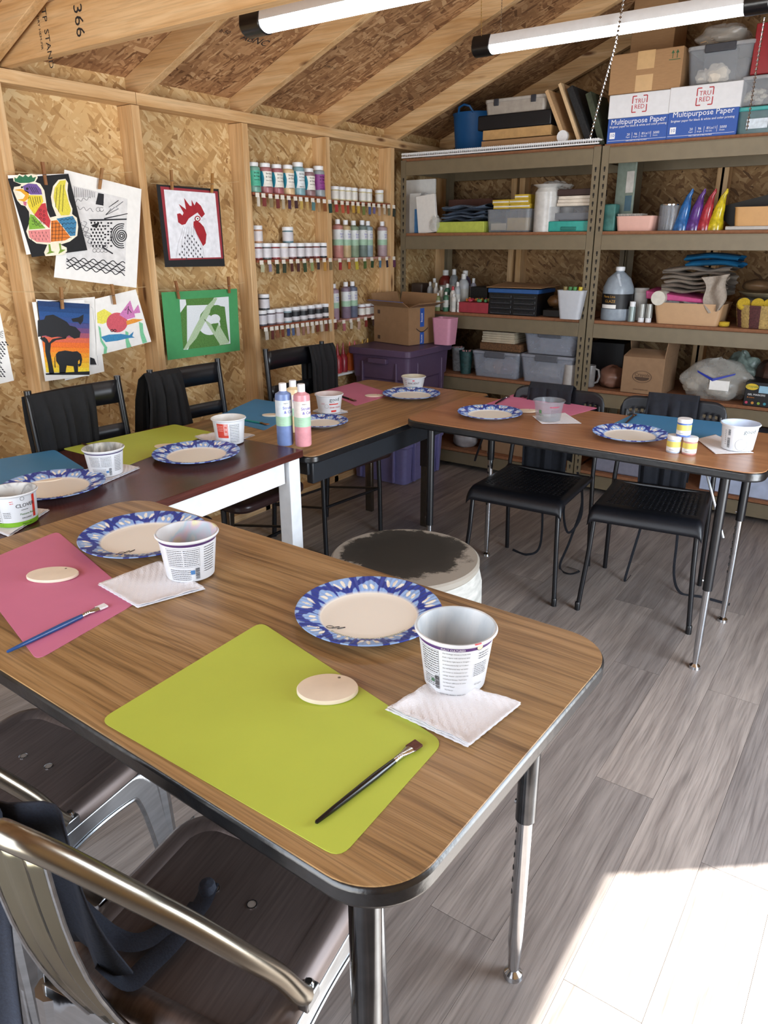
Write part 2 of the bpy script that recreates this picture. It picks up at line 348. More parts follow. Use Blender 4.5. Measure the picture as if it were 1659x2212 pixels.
for (s,p,sz) in (('ABNC',(517,84),.055),('b 50',(472,68),.03),('OSB 7/16',(700,143),.02)):
    o_=onroof(*p); nrm_=Vector((PIT,0,-1)).normalized()*.0008; sl_=Vector((1,0,PIT)).normalized()
    mb=MB(); write(mb,s,sz,lambda u,v: o_+Vector((0,1,0))*u+sl_*v*1.0+nrm_); mb.build('grade_stamp',darkink,cl_,fix=False)
# ================================================================ LED LIGHTS
led_e=P('led_diffuser','#ffffff',.5,emis=7.0)
def led(x0,x1,y,zt,label,chains=None):
    t=thing('led_shop_light',label,'light',((x0+x1)/2,y,zt-.09)); L=(x1-x0)
    prof=[(-.038,.040),(-.034,.062),(-.022,.082),(.022,.082),(.034,.062),(.038,.040)]
    h=MB()
    pl=[(-L/2+.08,a,b) for a,b in prof]; h.slab(pl,(L-.16,0,0)); h.build('housing',white_pl,t)
    d=MB(); n=12; pr=[(-.036,.040)]+[(-.036*cos(PI*k/n),.040-.028*sin(PI*k/n)) for k in range(1,n)]+[(.036,.040)]
    d.slab([(-L/2+.082,a,b-.001) for a,b in pr],(L-.164,0,0)); d.build('diffuser',led_e,t)
    for s in (-1,1):
        e=MB(); pr2=[(-.041,.040)]+[(-.041*cos(PI*k/n),.040-.033*sin(PI*k/n)) for k in range(1,n)]+[(.041,.040),(.038,.064),(.025,.086),(-.025,.086),(-.038,.064)]
        e.slab([(s*L/2-s*.085 if s>0 else -L/2,a,b) for a,b in pr2],(.085,0,0)); e.build('end_cap',black_pl,t,bevel=.004)
    return t
f1=led(-1.952,-.752,2.03,2.098,'long LED tube light fixed under the ceiling beam')
f2=led(-1.826,-.636,3.33,2.240,'long LED tube light hanging on chains above the shelves')
# chains
def chain(name,pts,label,r=.004,step=.011,mat=chrome,grp=None):
    pts=[Vector(p) for p in pts]; mb=MB(); 
    tot=0
    for a,b in zip(pts,pts[1:]):
        n=int((b-a).length/step)
        for i in range(n):
            c=a+(b-a)*(i/n); mb.lathe([(0,-r*.9),(r*.8,-r*.5),(r,0),(r*.8,r*.5),(0,r*.9)],6,c,cap=(False,False))
    mb.tube(pts,r*.35,4)
    return tag(mb.build(name,mat,fix=False),label,'chain',grp)
chain('bead_chain',[ony(1352,-30,3.25),ony(1330,95,3.26),ony(1300,200,3.27),ony(1274,302,3.28)],'long beaded chain hanging slanted in front of the paper boxes',r=.006,step=.0135)
chain('bead_chain',[ony(1652,38,3.27),ony(1640,110,3.27),ony(1613,282,3.27)],'beaded pull chain hanging from the right end of the far light',r=.005,step=.0135)
chain('bead_chain',[ony(1040,-10,3.0),ony(1040,78,3.0)],'thin chain dangling between two rafters',r=.003,mat=P('brass','#c8a86a',.3,1))
for x,l in ((-1.72,'fine support chain at the left end of the far light'),(-.7,'fine support chain at the right end of the far light')):
    chain('support_chain',[(x,3.36,2.20),(x,3.36,zr(x)-.002)],l,r=.003)
# ================================================================ TABLES
def edge_mat(): return P('black_edge_band','#101114',.30,0,.5,70,bump=.25,spec=.8)
def table(name,label,poly,ztop,loc,rz,mat,eh=.032,edge=None,inset=.003):
    t=thing(name,label,'table',loc,rz)
    def shrink(k): 
        cx=sum(p[0] for p in poly)/len(poly); cy=sum(p[1] for p in poly)/len(poly)
        w=max(p[0] for p in poly)-cx; d=max(p[1] for p in poly)-cy
        return [(cx+(p[0]-cx)*(1-k/w),cy+(p[1]-cy)*(1-k/d)) for p in poly]
    MB().prism(shrink(inset),ztop-.006,ztop).build('tabletop',mat,t)
    o=MB().prism(poly,ztop-eh,ztop-.0012).build('edge_band',edge or edge_mat(),t,bevel=.007,seg=3)
    return t
def act_leg(t,x,y,zu,zj,mu,ml,r=.016,foot=True,holes=0,hd=(-1,0),slant=0):
    """height adjustable school table leg: upper tube, lower tube with holes, glide"""
    lg=MB().tube([(x,y,zu),(x,y,zj)],r,16).build('leg',mu,t)
    mb=MB().tube([(x,y,zj+.04),(x,y,.12),(x+slant*.3,y,.09),(x+slant,y,.022)],[r*.80,r*.80,r*.8,r*.62],14,0)
    for i in range(holes):
        z=zj-.03-i*.03; d=Vector((hd[0],hd[1],0)).normalized(); c=Vector((x,y,z))+d*(r*.80)
        R=d.to_track_quat('Z','Y').to_matrix(); mb.lathe([(.0045,-.002),(.0055,.0008),(.0045,.0012)],10,c,1,R=R)
    mb.build('lower_tube',[ml,black_pl],lg)
    MB().lathe([(.008,.03),(.009,.018),(.018,.010),(.02,.0),(0,0)][::-1],16,(x+slant,y,0)).build('glide',chrome,lg)
    MB().lathe([(.005,-.004),(.005,.003),(0,.004)],8,(x-r,y,zj+.03),R=Matrix.Rotation(-PI/2,3,'Y')).build('screw',chrome,lg)
    return lg
ZA,ZM,ZB,ZC=.765,.725,.70,.735
# front table
TA=table('activity_table','wood-grain activity table with black edge in the foreground',rrect(1.305,.650,.085,14),ZA,(-.955,.797,0),math.radians(-1.6),oak)
# local leg positions
def loc_in(t,x,y):
    p=Matrix.Rotation(-t.rotation_euler[2],3,'Z')@(Vector((x,y,0))-t.location); return p.x,p.y
fa=onz(1108,2106,0)
for (x,y,h) in ((fa.x,fa.y,6),(-.412,.545,0),(-1.50,1.02,0),(-1.50,.53,0)):
    lx,ly=loc_in(TA,x,y); act_leg(TA,lx,ly,ZA-.032,.40,P('dark_chrome','#5d6064',.14,1,.2,25) ,chrome,r=.0185 if h else .021,holes=h,hd=(-1,-.35))
# maroon table with a white frame
m_right=onz(640,975,ZM).x; my1=1.835
TM=thing('wooden_table','maroon-topped table with white painted legs and apron','table',(-1.955,1.21,0),math.radians(1.6))
MB().box((0,0,ZM-.012),(.69,1.25,.025)).build('tabletop',maroon,TM,bevel=.002)
for sx in (-1,1):
    MB().box((sx*.310,0,ZM-.065),(.022,1.10,.08)).build('apron',white_pt,TM)
    MB().box((0,sx*.585,ZM-.065),(.56,.022,.08)).build('apron',white_pt,TM)
    for sy in (-1,1): MB().box((sx*.308,sy*.588,(ZM-.025)/2),(.055,.055,ZM-.025)).build('leg',white_pt,TM,bevel=.003)
# wall side school table
TB=table('school_table','wood-grain table with black edge along the paint rack wall',rrect(.735,1.335,.04,10),ZB,(-1.965,2.522,0),0,oak_y,eh=.028)
MB().box((.30,-.13,ZB-.075),(.03,.95,.095)).build('apron',P('dark_grey_steel','#23262b',.4),TB,bevel=.004)
MB().box((-.30,0,ZB-.075),(.03,1.1,.095)).build('apron',P('dark_grey_steel','#23262b',.4),TB,bevel=.004)
MB().box((0,-.60,ZB-.06),(.6,.03,.06)).build('apron',P('dark_grey_steel','#23262b',.4),TB,bevel=.004)
bl=onz(917,1136,0)
for (x,y) in ((bl.x,bl.y),(bl.x,2.05),(-2.25,2.05),(-2.25,3.08)):
    lx,ly=loc_in(TB,x,y); lg=MB().box((lx,ly,.50),(.05,.03,.35)).build('leg',P('dark_brown_metal','#1d1514',.4),TB,bevel=.003)
    MB().box((lx,ly,.17),(.042,.024,.34)).build('lower_tube',P('bronze_chrome','#6e655d',.22,.9),lg,bevel=.003)
# window side activity table
TC=table('activity_table','brown-topped activity table with black edge before the shelves',rrect(1.31,.565,.06,12),ZC,(-.925,2.665,0),math.radians(-.8),brown_lam)
jz_=.33
for (px,py,zj,h) in ((1500,1442,.30,0),(1560,1341,.42,7),(1050,1199,.47,7),(0,0,.295,0)):
    p=onz(px,py,0) if px else Vector((-1.475,2.435,0)); lx,ly=loc_in(TC,p.x,p.y)
    act_leg(TC,lx,ly,ZC-.03,zj,black_mt,chrome,r=.0155,holes=h,hd=(-.3,-1) if px<1200 else (-1,-.3))
for p,q in (((1365,1050),(1325,1215)),((965,930),(905,1100))):
    pass
a=loc_in(TC,-.39,2.60); b=loc_in(TC,-.52,2.68); MB().tube([(a[0],a[1],.43),(b[0],b[1],ZC-.03)],.005,8).build('brace',steel,TC)
a=loc_in(TC,-1.52,2.9); b=loc_in(TC,-1.40,2.8); MB().tube([(a[0],a[1],.45),(b[0],b[1],ZC-.03)],.005,8).build('brace',black_mt,TC)
# ================================================================ PLACEMATS
mats={'lime':P('lime_silicone','#bccb4e',.55,0,.03,8),'pink':P('pink_silicone','#d07799',.6,0,.04,8),'blue':P('blue_silicone','#4489bb',.6,0,.04,8)}
def mat_(col,z,pts,label,r=.02,wav=0):
    """pts: four pixel corners -> rounded sheet lying on the table top z"""
    if pts[1] is None:
        q=[onz(*pts[0],z),None,onz(*pts[2],z),onz(*pts[3],z)]; q[1]=q[0]+q[2]-q[3]
    elif len(pts)==2:
        A_,B_=onz(*pts[0],z),onz(*pts[1],z); dd_=(B_-A_).normalized(); pp_=Vector((dd_.y,-dd_.x,0)); pp_*=(1 if pp_.y<0 else -1); q=[A_,A_+dd_*.30,A_+dd_*.30+pp_*.42,A_+pp_*.42]
    else: q=[onz(*p,z) for p in pts]
    c=sum(q,Vector())/4; out=[]
    for i in range(4):
        a,b,d=q[i-1],q[i],q[(i+1)%4]; u=(a-b).normalized(); v=(d-b).normalized()
        s,e=b+u*r,b+v*r
        for k in range(6):
            t=k/5; out.append((s*(1-t)**2+b*2*t*(1-t)+e*t*t)-c)
    mb=MB().slab([(p.x,p.y,0) for p in out],(0,0,.0012))
    return tag(mb.build('placemat',mats[col],None,(c.x,c.y,z+.0002)),label,'placemat','coloured placemats')
mat_('lime',ZA,((564,1345),(215,1557),(734,1856),(958,1604)),'lime green placemat in the foreground under the round clay tag')
mat_('pink',ZA,((124,1149),None,(80,1427),(300,1300)),'pink placemat at the left edge of the front table')
mat_('blue',ZM,((118,972),(192,1018)),'blue placemat on the maroon table by the green-rimmed tub')
mat_('lime',ZM,((377,917),(135,970),(275,1006),(462,935)),'lime green placemat on the maroon table behind the plate',.015)
mat_('blue',ZB,((552,862),(462,902),(570,930),(668,880)),'blue placemat behind the big pink and blue bottles',.015)
mat_('pink',ZB,((768,826),(700,845),(768,877),(850,852)),'pink placemat beside the purple storage tote',.015)
mat_('pink',ZC,((1110,852),(1045,875),(1225,900),(1292,882)),'pink placemat near the left end of the shelf-side table',.015)
mat_('blue',ZC,((1372,893),(1322,917),(1548,952),(1580,915)),'blue placemat behind the small yellow-label jars',.015)
# ================================================================ PAPER PLATES
def plate_mesh(R=.128):
    n=640; prof=[(0,.0035),(.30,.0035),(.52,.0035),(.645,.0035),(.66,.0042),(.70,.0075)]+[(.70+.30*k/36,.0075+.0115*(k/36)**.8) for k in range(1,37)]+[(1.006,.0175),(1.004,.0165)]
    top=len(prof); prof+=[(.98,.0165),(.70,.0055),(.64,.0005),(0,.0)]
    vs=[];col=[]
    DK=hx('#2b3f96'); LB=hx('#93b4e4'); CR=hx('#f1ede0'); WH=hx('#f3eee2'); GR=hx('#86b39a'); BL=hx('#c8ccd8')
    def pat(r,a):
        if r<.668: return WH
        if r<.685: return GR
        if r<.70: return WH
        t=(r-.70)/.30; K=7; s=(a/(2*PI)*K)%1; s2=(s+.5)%1
        for dx in (-.12,0,.12):
            du=s-.5-dx*(1.0+1.3*(t-.5)); dt=t-(.62-abs(dx)*.9)
            if (du/.034)**2+(dt/.25)**2<1: return CR
        for dx in (-.06,.09):
            du=s2-.5-dx-.15*(t-.3); dt=t-.24
            if (du/.045)**2+(dt/.17)**2<1: return CR
        w=.50+.40*cos(2*PI*s+.25*sin(4*PI*s))
        if abs(t-w)<.21+.05*sin(6*PI*s): return DK
        if .22<s<.27+.08*t or (.76-.06*t)<s<.80: return DK
        return LB
    for j,(r,z) in enumerate(prof):
        for k in range(n):
            a=2*PI*k/n; f=0
            if .70<r<.99: f=.0007*sin(a*72)
            vs.append((R*r*cos(a),R*r*sin(a),z+f)); col.append(pat(r,a) if j<top else BL)
    mb=MB(); 
    for j in range(len(prof)-1):
        for k in range(n): mb.f.append([j*n+k,j*n+(k+1)%n,(j+1)*n+(k+1)%n,(j+1)*n+k]); mb.m.append(0); mb.sm.append(True)
    mb.v=vs
    m,nt,b=nm('printed_plate'); at=N(nt,'ShaderNodeVertexColor',layer_name='Col'); nt.links.new(at.outputs[0],b.inputs['Base Color']); b.inputs['Roughness'].default_value=.38
    me=bpy.data.meshes.new('paper_plate'); me.from_pydata(vs,[],mb.f); me.materials.append(m)
    ca=me.color_attributes.new('Col','FLOAT_COLOR','POINT'); ca.data.foreach_set('color',[c for q in col for c in q])
    me.polygons.foreach_set('use_smooth',[True]*len(me.polygons)); me.update(); return me
PM=plate_mesh()
def arc_text(mb,s,size,r,a0,z):
    fn=lambda u,v: ((r-v)*cos(a0+u/r),(r-v)*sin(a0+u/r),z)
    write(mb,s,size,fn)
def plate(x0,x1,yc,z,label,rz,words=True):
    p=onz((x0+x1)/2,yc,z+.012); w=(onz(x0,yc,z+.016)-onz(x1,yc,z+.016)).length
    o=bpy.data.objects.new('paper_plate',PM); COL.objects.link(o); o.location=(p.x,p.y,z+.0022); s=w/.256; o.scale=(s,s,1); o.rotation_euler[2]=rz
    tag(o,label,'plate','blue and white paper plates')
    if words:
        mb=MB(); arc_text(mb,'BPI COMPOSTABLE  •  COMMERCIALLY COMPOSTABLE ONLY',.0052,.085,-2.2,.0046); mb.build('print',P('green_ink','#5f8f78',.6),o,fix=False)
        mb=MB()
        for k in range(3): mb.tube([(-.055+.010*k+.006*cos(2*PI*j/14),-.055+.004*sin(2*PI*j/14+k),.0042) for j in range(14)],.0005,4,closed=True)
        mb.build('pen_mark',darkink,o,fix=False)
    return o
plate(638,955,1322,ZA,'paper plate in the foreground behind the purple-band tub',.4)
plate(177,447,1158,ZA,'paper plate between pink placemat and pastel-stained tub',1.1)
plate(8,222,1050,ZM,'paper plate on the maroon table beside the green-rimmed tub',.2,False)
plate(332,517,980,ZM,'paper plate on the maroon table before the lime placemat',2.2,False)
plate(635,752,912,ZB,'paper plate half hidden behind the pink paint bottle',.9,False)
plate(826,951,852,ZB,'paper plate beside the tub nearest the purple tote',1.7,False)
plate(988,1128,893,ZC,'paper plate at the left end of the shelf-side table',2.9,False)
plate(1281,1440,938,ZC,'paper plate left of the three small yellow-label jars',.6,False)
# ================================================================ TUBS
def tub(px,pyb,z,h,rt,label,band=None,rb=None,rot=0,inner='#e6e6e2',body='#dcdfe3',prints=(),stain=None,name='yogurt_tub',clear=False,bands=()):
    b=onz(px,pyb,z); t=thing(name,label,'tub',(b.x,b.y,z+.0028),0,None)
    t.location.z=z
    rb=rb or rt*.78; d=Vector((b.x,b.y,0)).normalized(); base=b+d*rb; t.location=(base.x,base.y,z+.0030)
    face=math.atan2(-d.y,-d.x)+rot   # direction facing the viewer
    nS=64; wall=.0012
    prof=[(rb-.004,0),(rb,.002),(rt-.004,h-.006)]
    outer=P('tub_body_'+body,body,.35,0,.02) if not clear else clear_pl
    inn=P('tub_inner_'+inner,inner,.4,0,.12,18) if not stain else stain
    mb=MB().lathe(prof+[(rt-.001,h-.0065),(rt+.0015,h-.003),(rt,h)],nS,ms=[0]*5,cap=(True,False))
    mb.build('body',outer,t)
    MB().lathe([(rt,h),(rt-.003,h-.0005),(rt-.006,h-.008),(rb-.002,.004),(0,.0035)],nS,cap=(False,False)).build('inner_wall',inn if not clear else clear_pl,t)
    def fn(u,v,e=.0006):   # u along the arc (m) from the viewer-facing line, v height
        r=rb+(rt-.004-rb)*(v/(h-.006))+e; a=face+u/((rb+rt)/2); return (r*cos(a),r*sin(a),v)
    def patch(u0,u1,v0,v1,e=.0004,n=None):
        n=n or max(2,int(abs(u1-u0)/.004)); mb=MB(); mb.grid(n,2,lambda i,j: fn(u0+(u1-u0)*i,v0+(v1-v0)*j,e)); return mb
    for (c,v0,v1) in bands: patch(-PI*rt*.94,PI*rt*.94,v0*h,v1*h,.0003,64).build('colour_band',P('band_'+c,c,.35),t,fix=False)
    for pr in prints:
        if pr[0]=='rect':
            _,c,u0,u1,v0,v1=pr; patch(u0,u1,v0*h,v1*h,.0005).build('label_patch',P('ink_'+c,c,.4),t,fix=False)
        elif pr[0]=='text':
            _,c,s,u,v,sz,al=pr; mb=MB(); write(mb,s,sz,lambda uu,vv: fn(uu,vv,.0009),u,v*h,align=al); mb.build('print',P('ink_'+c,c,.6),t,fix=False)
        elif pr[0]=='lines':
            _,c,u0,u1,v0,v1,n,seed=pr; rd=random.Random(seed); mb=MB()
            for k in range(n):
                v=(v0+(v1-v0)*(k+.5)/n)*h; th=(v1-v0)*h/n*.28; u=u0
                while u<u1-.001:
                    w=rd.uniform(.0015,.005); ue=min(u+w,u1); mb.grid(1,1,lambda i,j: fn(u+(ue-u)*i,v-th/2+th*j,.0009)); u=ue+.0009
            mb.build('print',P('ink_'+c,c,.6),t,fix=False)
        elif pr[0]=='bars':
            _,c,u0,u1,v0,v1=pr; rd=random.Random(3); mb=MB(); v=v0*h
            while v<v1*h:
                w=rd.uniform(.0004,.0014); mb.grid(1,1,lambda i,j: fn(u0+(u1-u0)*i,v+w*j,.0009)); v+=w+rd.uniform(.0004,.0011)
            mb.build('barcode',P('ink_'+c,c,.6),t,fix=False)
        elif pr[0]=='frame':
            _,c,u0,u1,v0,v1=pr; mb=MB(); q=.0004
            for (a,b2,cc,dd) in ((u0,u1,v0*h,v0*h+q),(u0,u1,v1*h-q,v1*h),(u0,u0+q,v0*h,v1*h),(u1-q,u1,v0*h,v1*h)): mb.grid(6,1,lambda i,j: fn(a+(b2-a)*i,cc+(dd-cc)*j,.0009))
            mb.build('print',P('ink_'+c,c,.6),t,fix=False)
        elif pr[0]=='ring':
            _,c,u,v,r=pr; mb=MB()
            mb.grid(28,1,lambda i,j: fn(u+(r-.0007*j)*cos(2*PI*i),v*h+(r-.0007*j)*sin(2*PI*i),.0009)); mb.build('print',P('ink_'+c,c,.6),t,fix=False)
        elif pr[0]=='dot':
            _,c,u,v,r=pr; mb=MB()
            mb.add([fn(u+r*cos(2*PI*i/16),v*h+r*sin(2*PI*i/16),.0008) for i in range(16)],[list(range(16))]); mb.build('emblem',P('ink_'+c,c,.5),t,fix=False)
    return t
def stainmat(name,base,cols,sc=14):
    m,nt,b=nm(name); L=nt.links; tc=N(nt,'ShaderNodeTexCoord'); mp=N(nt,'ShaderNodeMapping'); mp.inputs['Scale'].default_value=(1,1,.45); L.new(tc.outputs['Object'],mp.inputs[0])
    n=N(nt,'ShaderNodeTexNoise',i_Scale=sc,i_Detail=6.0,i_Distortion=1.2); L.new(mp.outputs[0],n.inputs['Vector'])
    st=[(0,hx(base)),(.42,hx(base))]+[(.48+.09*i,hx(c)) for i,c in enumerate(cols)]
    r=ramp(nt,st[:10]); L.new(n.outputs[0],r.inputs[0]); L.new(r.outputs[0],b.inputs['Base Color']); b.inputs['Roughness'].default_value=.4; return m
story=['Our Cottage cheese is made with','fresh, organic milk delivered daily','from farms right here in Oregon -','no factory farms for us! Crafted','the old fashioned way, we never','use rennet or thickeners in our','cottage cheese - just live cultures,',"including probiotics. You'll taste","the Nancy's difference in every",'spoonful! Enjoy!','   The Nancys']
pr=[('text','#ffffff','FULLY CULTURED',-.003,.868,.0042,'C'),('frame','#333338',-.056,-.024,.36,.83),('lines','#333338',-.055,-.025,.38,.82,10,1),('lines','#333338',-.055,-.030,.12,.33,6,2),('bars','#26262b',-.032,-.024,.10,.34),
    ('rect','#5f8f6a',-.040,-.034,.20,.26),('text','#3a3a42','GLUTEN FREE - GRADE A - PASTEURIZED',-.002,.02,.0024,'C'),('lines','#44444c',.036,.056,.66,.80,3,5),('lines','#44444c',.030,.056,.35,.60,7,6),('dot','#e8dcb4',.036,.90,.0055),('ring','#4a2a5c',.036,.90,.0055),('text','#2c2c34','All organic',.034,.18,.0035,'L')]
pr+=[('text','#2c2c34',s,-.018,.80-.069*i,.0029,'L') for i,s in enumerate(story)]
tA=tub(980,1508,ZA,.094,.0605,'white tub with purple band on the foreground paper towel',bands=(('#563770',.855,.945),),rb=.046,inner='#dde3e6',prints=pr,stain=stainmat('tub_stain_grey','#dfe4e7',['#d3dbe0','#c3cdd4','#dfe3e6','#b5bfc8'],9))
fi=math.atan2(tA.location.y,tA.location.x)
mb=MB(); write(mb,"Nancy's",.020,lambda u,v:((.0555+.12*(v-.06))*cos(fi-.15-(u-.03)/.055),(.0555+.12*(v-.06))*sin(fi-.15-(u-.03)/.055),v),0,.062); mb.build('inner_print',P('ghost_print','#b9bfc4',.5),tA,fix=False)
MB().tube([(.0600*cos(a),.0600*sin(a),.0925) for a in [(-.6+.02*k) for k in range(10)]],.0016,6).build('paint_dab',P('red_dab','#d7545c',.5),tA)
tub(415,1262,ZA,.092,.0610,'pastel-stained white tub behind the pink placemat',bands=(('#4d3163',.86,.93),),rb=.047,prints=[('frame','#3a3a40',-.046,.020,.38,.82),('lines','#3a3a40',-.044,-.014,.40,.80,9,11),('lines','#3a3a40',-.011,.018,.40,.80,9,12),('lines','#3a3a40',-.044,.000,.06,.33,6,13),('bars','#26262b',.010,.019,.08,.34),('rect','#4f7fb5',.000,.009,.20,.30),('lines','#4a4a50',.030,.056,.20,.82,11,14)],stain=stainmat('tub_stain_pastel','#dcdcdc',['#bcd3de','#d9c7d6','#e3dcb0','#b7d2c0','#ddd3c8'],16))
clv=[('text','#2e2e34','CLOVER',.002,.60,.0135,'L'),('text','#2e2e34','SONOMA',.014,.50,.0042,'L'),('text','#5d8a4c','Pasture Raised',.010,.36,.0078,'L'),('text','#2e2e34','ORGANIC',.013,.24,.0062,'L'),('rect','#d5382c',.0465,.056,.22,.90),('text','#23321a','WHOLE MILK',.012,.07,.0045,'L'),('lines','#34343a',-.030,-.012,.30,.50,4,21),('lines','#34343a',-.062,-.040,.12,.85,10,22),('frame','#34343a',-.066,-.036,.08,.90),('lines','#d5382c',-.010,-.002,.72,.84,2,23),('ring','#2e2e34',.020,.86,.005)]
tub(40,1142,ZM,.086,.0600,'white tub with green bottom band and mascot-free dairy lettering',bands=(('#7cb32b',.02,.16),),rb=.050,prints=clv,stain=stainmat('tub_stain_spots','#dcdcd8',['#c8c8c6','#9c9c9c','#cfcfcc','#b0b0b0'],22))['label']='white tub with green bottom band at the left picture edge'
tub(232,1034,ZM,.084,.0610,'tub with black and green paint inside, on the maroon table',bands=(('#3d2f5c',.86,.90),),rb=.048,prints=[('frame','#3a3a40',-.048,.018,.40,.80),('lines','#3a3a40',-.046,-.016,.42,.78,7,31),('lines','#3a3a40',-.012,.016,.42,.78,7,32),('lines','#3a3a40',-.044,.000,.08,.34,6,33),('bars','#26262b',.009,.017,.08,.34),('rect','#4f7fb5',.000,.008,.18,.26),('lines','#4a4a50',.028,.052,.20,.80,10,34)],stain=stainmat('tub_stain_dark','#d5d5cf',['#8a8a84','#d0d0c8','#2c3a2c','#c8c8c0'],11))
tub(498,964,ZM,.090,.0600,'tub with red printed panel next to the blue paint bottle',rb=.048,prints=[('rect','#cf4433',-.046,-.004,.30,.86),('rect','#f0efed',-.019,-.005,.40,.86),('dot','#cf4433',-.012,.72,.003),('dot','#cf4433',-.012,.55,.003),('lines','#e9b9b0',-.044,-.022,.55,.80,4,41),('frame','#34343a',.002,.036,.10,.84),('lines','#34343a',.003,.035,.12,.82,11,42)])
good=[('text','#3f4a50','good',.001,.70,.022,'L'),('text','#59636a','CULTURE',.004,.62,.0048,'L'),('rect','#cf3b34',.000,.042,.50,.56),('text','#cf3b34','SOUR CREAM',.001,.31,.0088,'L'),('rect','#cf3b34',.008,.034,.10,.20),('lines','#cf3b34',-.036,-.020,.50,.60,2,51),('ring','#8a9298',-.012,.42,.009)]
tub(712,896,ZB,.080,.0610,'tub lettered sour cream behind the pink paint bottle',rb=.047,prints=good,inner='#d9c9c4')
tub(893,842,ZB,.058,.0610,'small white tub nearest the purple storage tote',rb=.047,prints=[('text','#6b5a66','ANCIENT',.0,.42,.014,'C'),('rect','#d6576a',-.005,.005,.68,.78),('rect','#6f9d6c',-.02,.02,.12,.20),('lines','#cc7f88',-.044,-.036,.3,.8,3,61)],inner='#cfc6ae')
tc_=tub(1183,914,ZC,.078,.0610,'clear plastic cup with pink residue beside the white paper towel',rb=.047,clear=True,prints=[('lines','#b5506a',.004,.044,.70,.84,1,71),('lines','#6a6a72',.010,.044,.25,.62,6,72),('rect','#5b8a62',-.040,-.028,.42,.60),('text','#c9405c','RASPBERRY',.006,.72,.007,'L'),('text','#3c6a46','Organic',-.044,.30,.008,'L')])
tub(1590,978,ZC,.088,.0610,'white tub with drawn black ring at the right end of the shelf-side table',rb=.049,prints=[('text','#4b585e','good',.014,.72,.020,'L'),('ring','#23262b',.012,.28,.020),('bars','#2c2c30',-.036,-.026,.12,.5),('bars','#2c2c30',-.034,-.026,.60,.82),('lines','#44474c',-.046,-.041,.2,.8,8,82)],inner='#cfdcf0')
# ================================================================ PAPER TOWELS
def towel(z,pts,label,layers=3,seed=1,lift=.004,cat='paper towel'):
    q=[onz(*p,z) for p in pts]; c=sum(q,Vector())/len(q); rd=random.Random(seed)
    m=MC.get('towel')
    if not m:
        m,nt,b=nm('paper_towel'); L=nt.links; b.inputs['Base Color'].default_value=hx('#eeeef2'); b.inputs['Roughness'].default_value=.95
        tc=N(nt,'ShaderNodeTexCoord'); ck=N(nt,'ShaderNodeTexVoronoi',i_Scale=420.0); L.new(tc.outputs['Object'],ck.inputs['Vector'])
        wv=N(nt,'ShaderNodeTexWave',i_Scale=38.0,i_Distortion=.6,wave_type='BANDS',bands_direction='DIAGONAL'); L.new(tc.outputs['Object'],wv.inputs['Vector'])
        v2=N(nt,'ShaderNodeTexVoronoi',i_Scale=26.0,feature='DISTANCE_TO_EDGE'); L.new(tc.outputs['Object'],v2.inputs['Vector'])
        ad=N(nt,'ShaderNodeMath',operation='ADD'); L.new(ck.outputs['Distance'],ad.inputs[0]); L.new(wv.outputs['Fac'],ad.inputs[1])
        a2=N(nt,'ShaderNodeMath',operation='ADD'); L.new(ad.outputs[0],a2.inputs[0]); L.new(v2.outputs['Distance'],a2.inputs[1])
        bp=N(nt,'ShaderNodeBump',i_Strength=.55,i_Distance=.0012); L.new(a2.outputs[0],bp.inputs['Height']); L.new(bp.outputs[0],b.inputs['Normal']); MC['towel']=m
    q=[p-c for p in q]; mb=MB(); ph=[rd.uniform(0,6) for _ in range(8)]
    for k in range(layers):
        g=1-.035*(layers-1-k) if k else 1.0; n=28
        def f(i,j,k=k,g=g):
            a=q[0]*(1-i)+q[1]*i; b_=q[3]*(1-i)+q[2]*i; p=(a*(1-j)+b_*j)*(1.0-.02*k)
            e=max(abs(i-.5),abs(j-.5))*2; w=.0022*sin(9*i+ph[k])*sin(8*j+ph[k+1])*e**2
            jag=.0005*sin(60*(i+j)+k) if e>.97 else 0
            return (p.x+k*.003+jag,p.y-k*.002+jag,.0016+.0011*k+max(0,e-.75)*lift*(k+.4)*3+abs(w)*(k>0))
        mb.grid(n,n,f)
    o=mb.build('paper_towel',m,None,(c.x,c.y,z+.0012 if False else z),solid=.0006,fix=False)
    return tag(o,label,cat,'folded paper towels under the tubs')
towel(ZA,((940,1470),(832,1536),(1010,1618),(1125,1525)),'embossed paper towel under the foreground purple-band tub',3,1)
towel(ZA,((345,1215),(212,1266),(298,1316),(444,1275)),'embossed paper towel overlapping the pink placemat corner',2,2)
towel(ZM,((30,1098),(-60,1130),(20,1162),(108,1104)),'paper towel under the green-banded tub at the left edge',2,3)
towel(ZM,((235,1000),(170,1024),(222,1048),(303,1013)),'paper towel under the tub with black paint inside',2,4)
towel(ZM,((480,935),(420,945),(470,968),(552,942)),'paper towel under the tub with the red printed panel',2,5)
towel(ZB,((705,878),(675,890),(712,900),(752,892)),'paper towel under the sour cream tub',2,6)
towel(ZB,((880,832),(846,838),(895,850),(938,842)),'paper towel under the tub nearest the purple tote',1,7)
towel(ZC,((1220,893),(1150,900),(1170,917),(1256,916)),'plain white paper towel beside the clear plastic cup',1,8)
towel(ZC,((1545,940),(1505,950),(1545,982),(1628,980)),'paper towel under the white tub with the drawn ring',1,9)
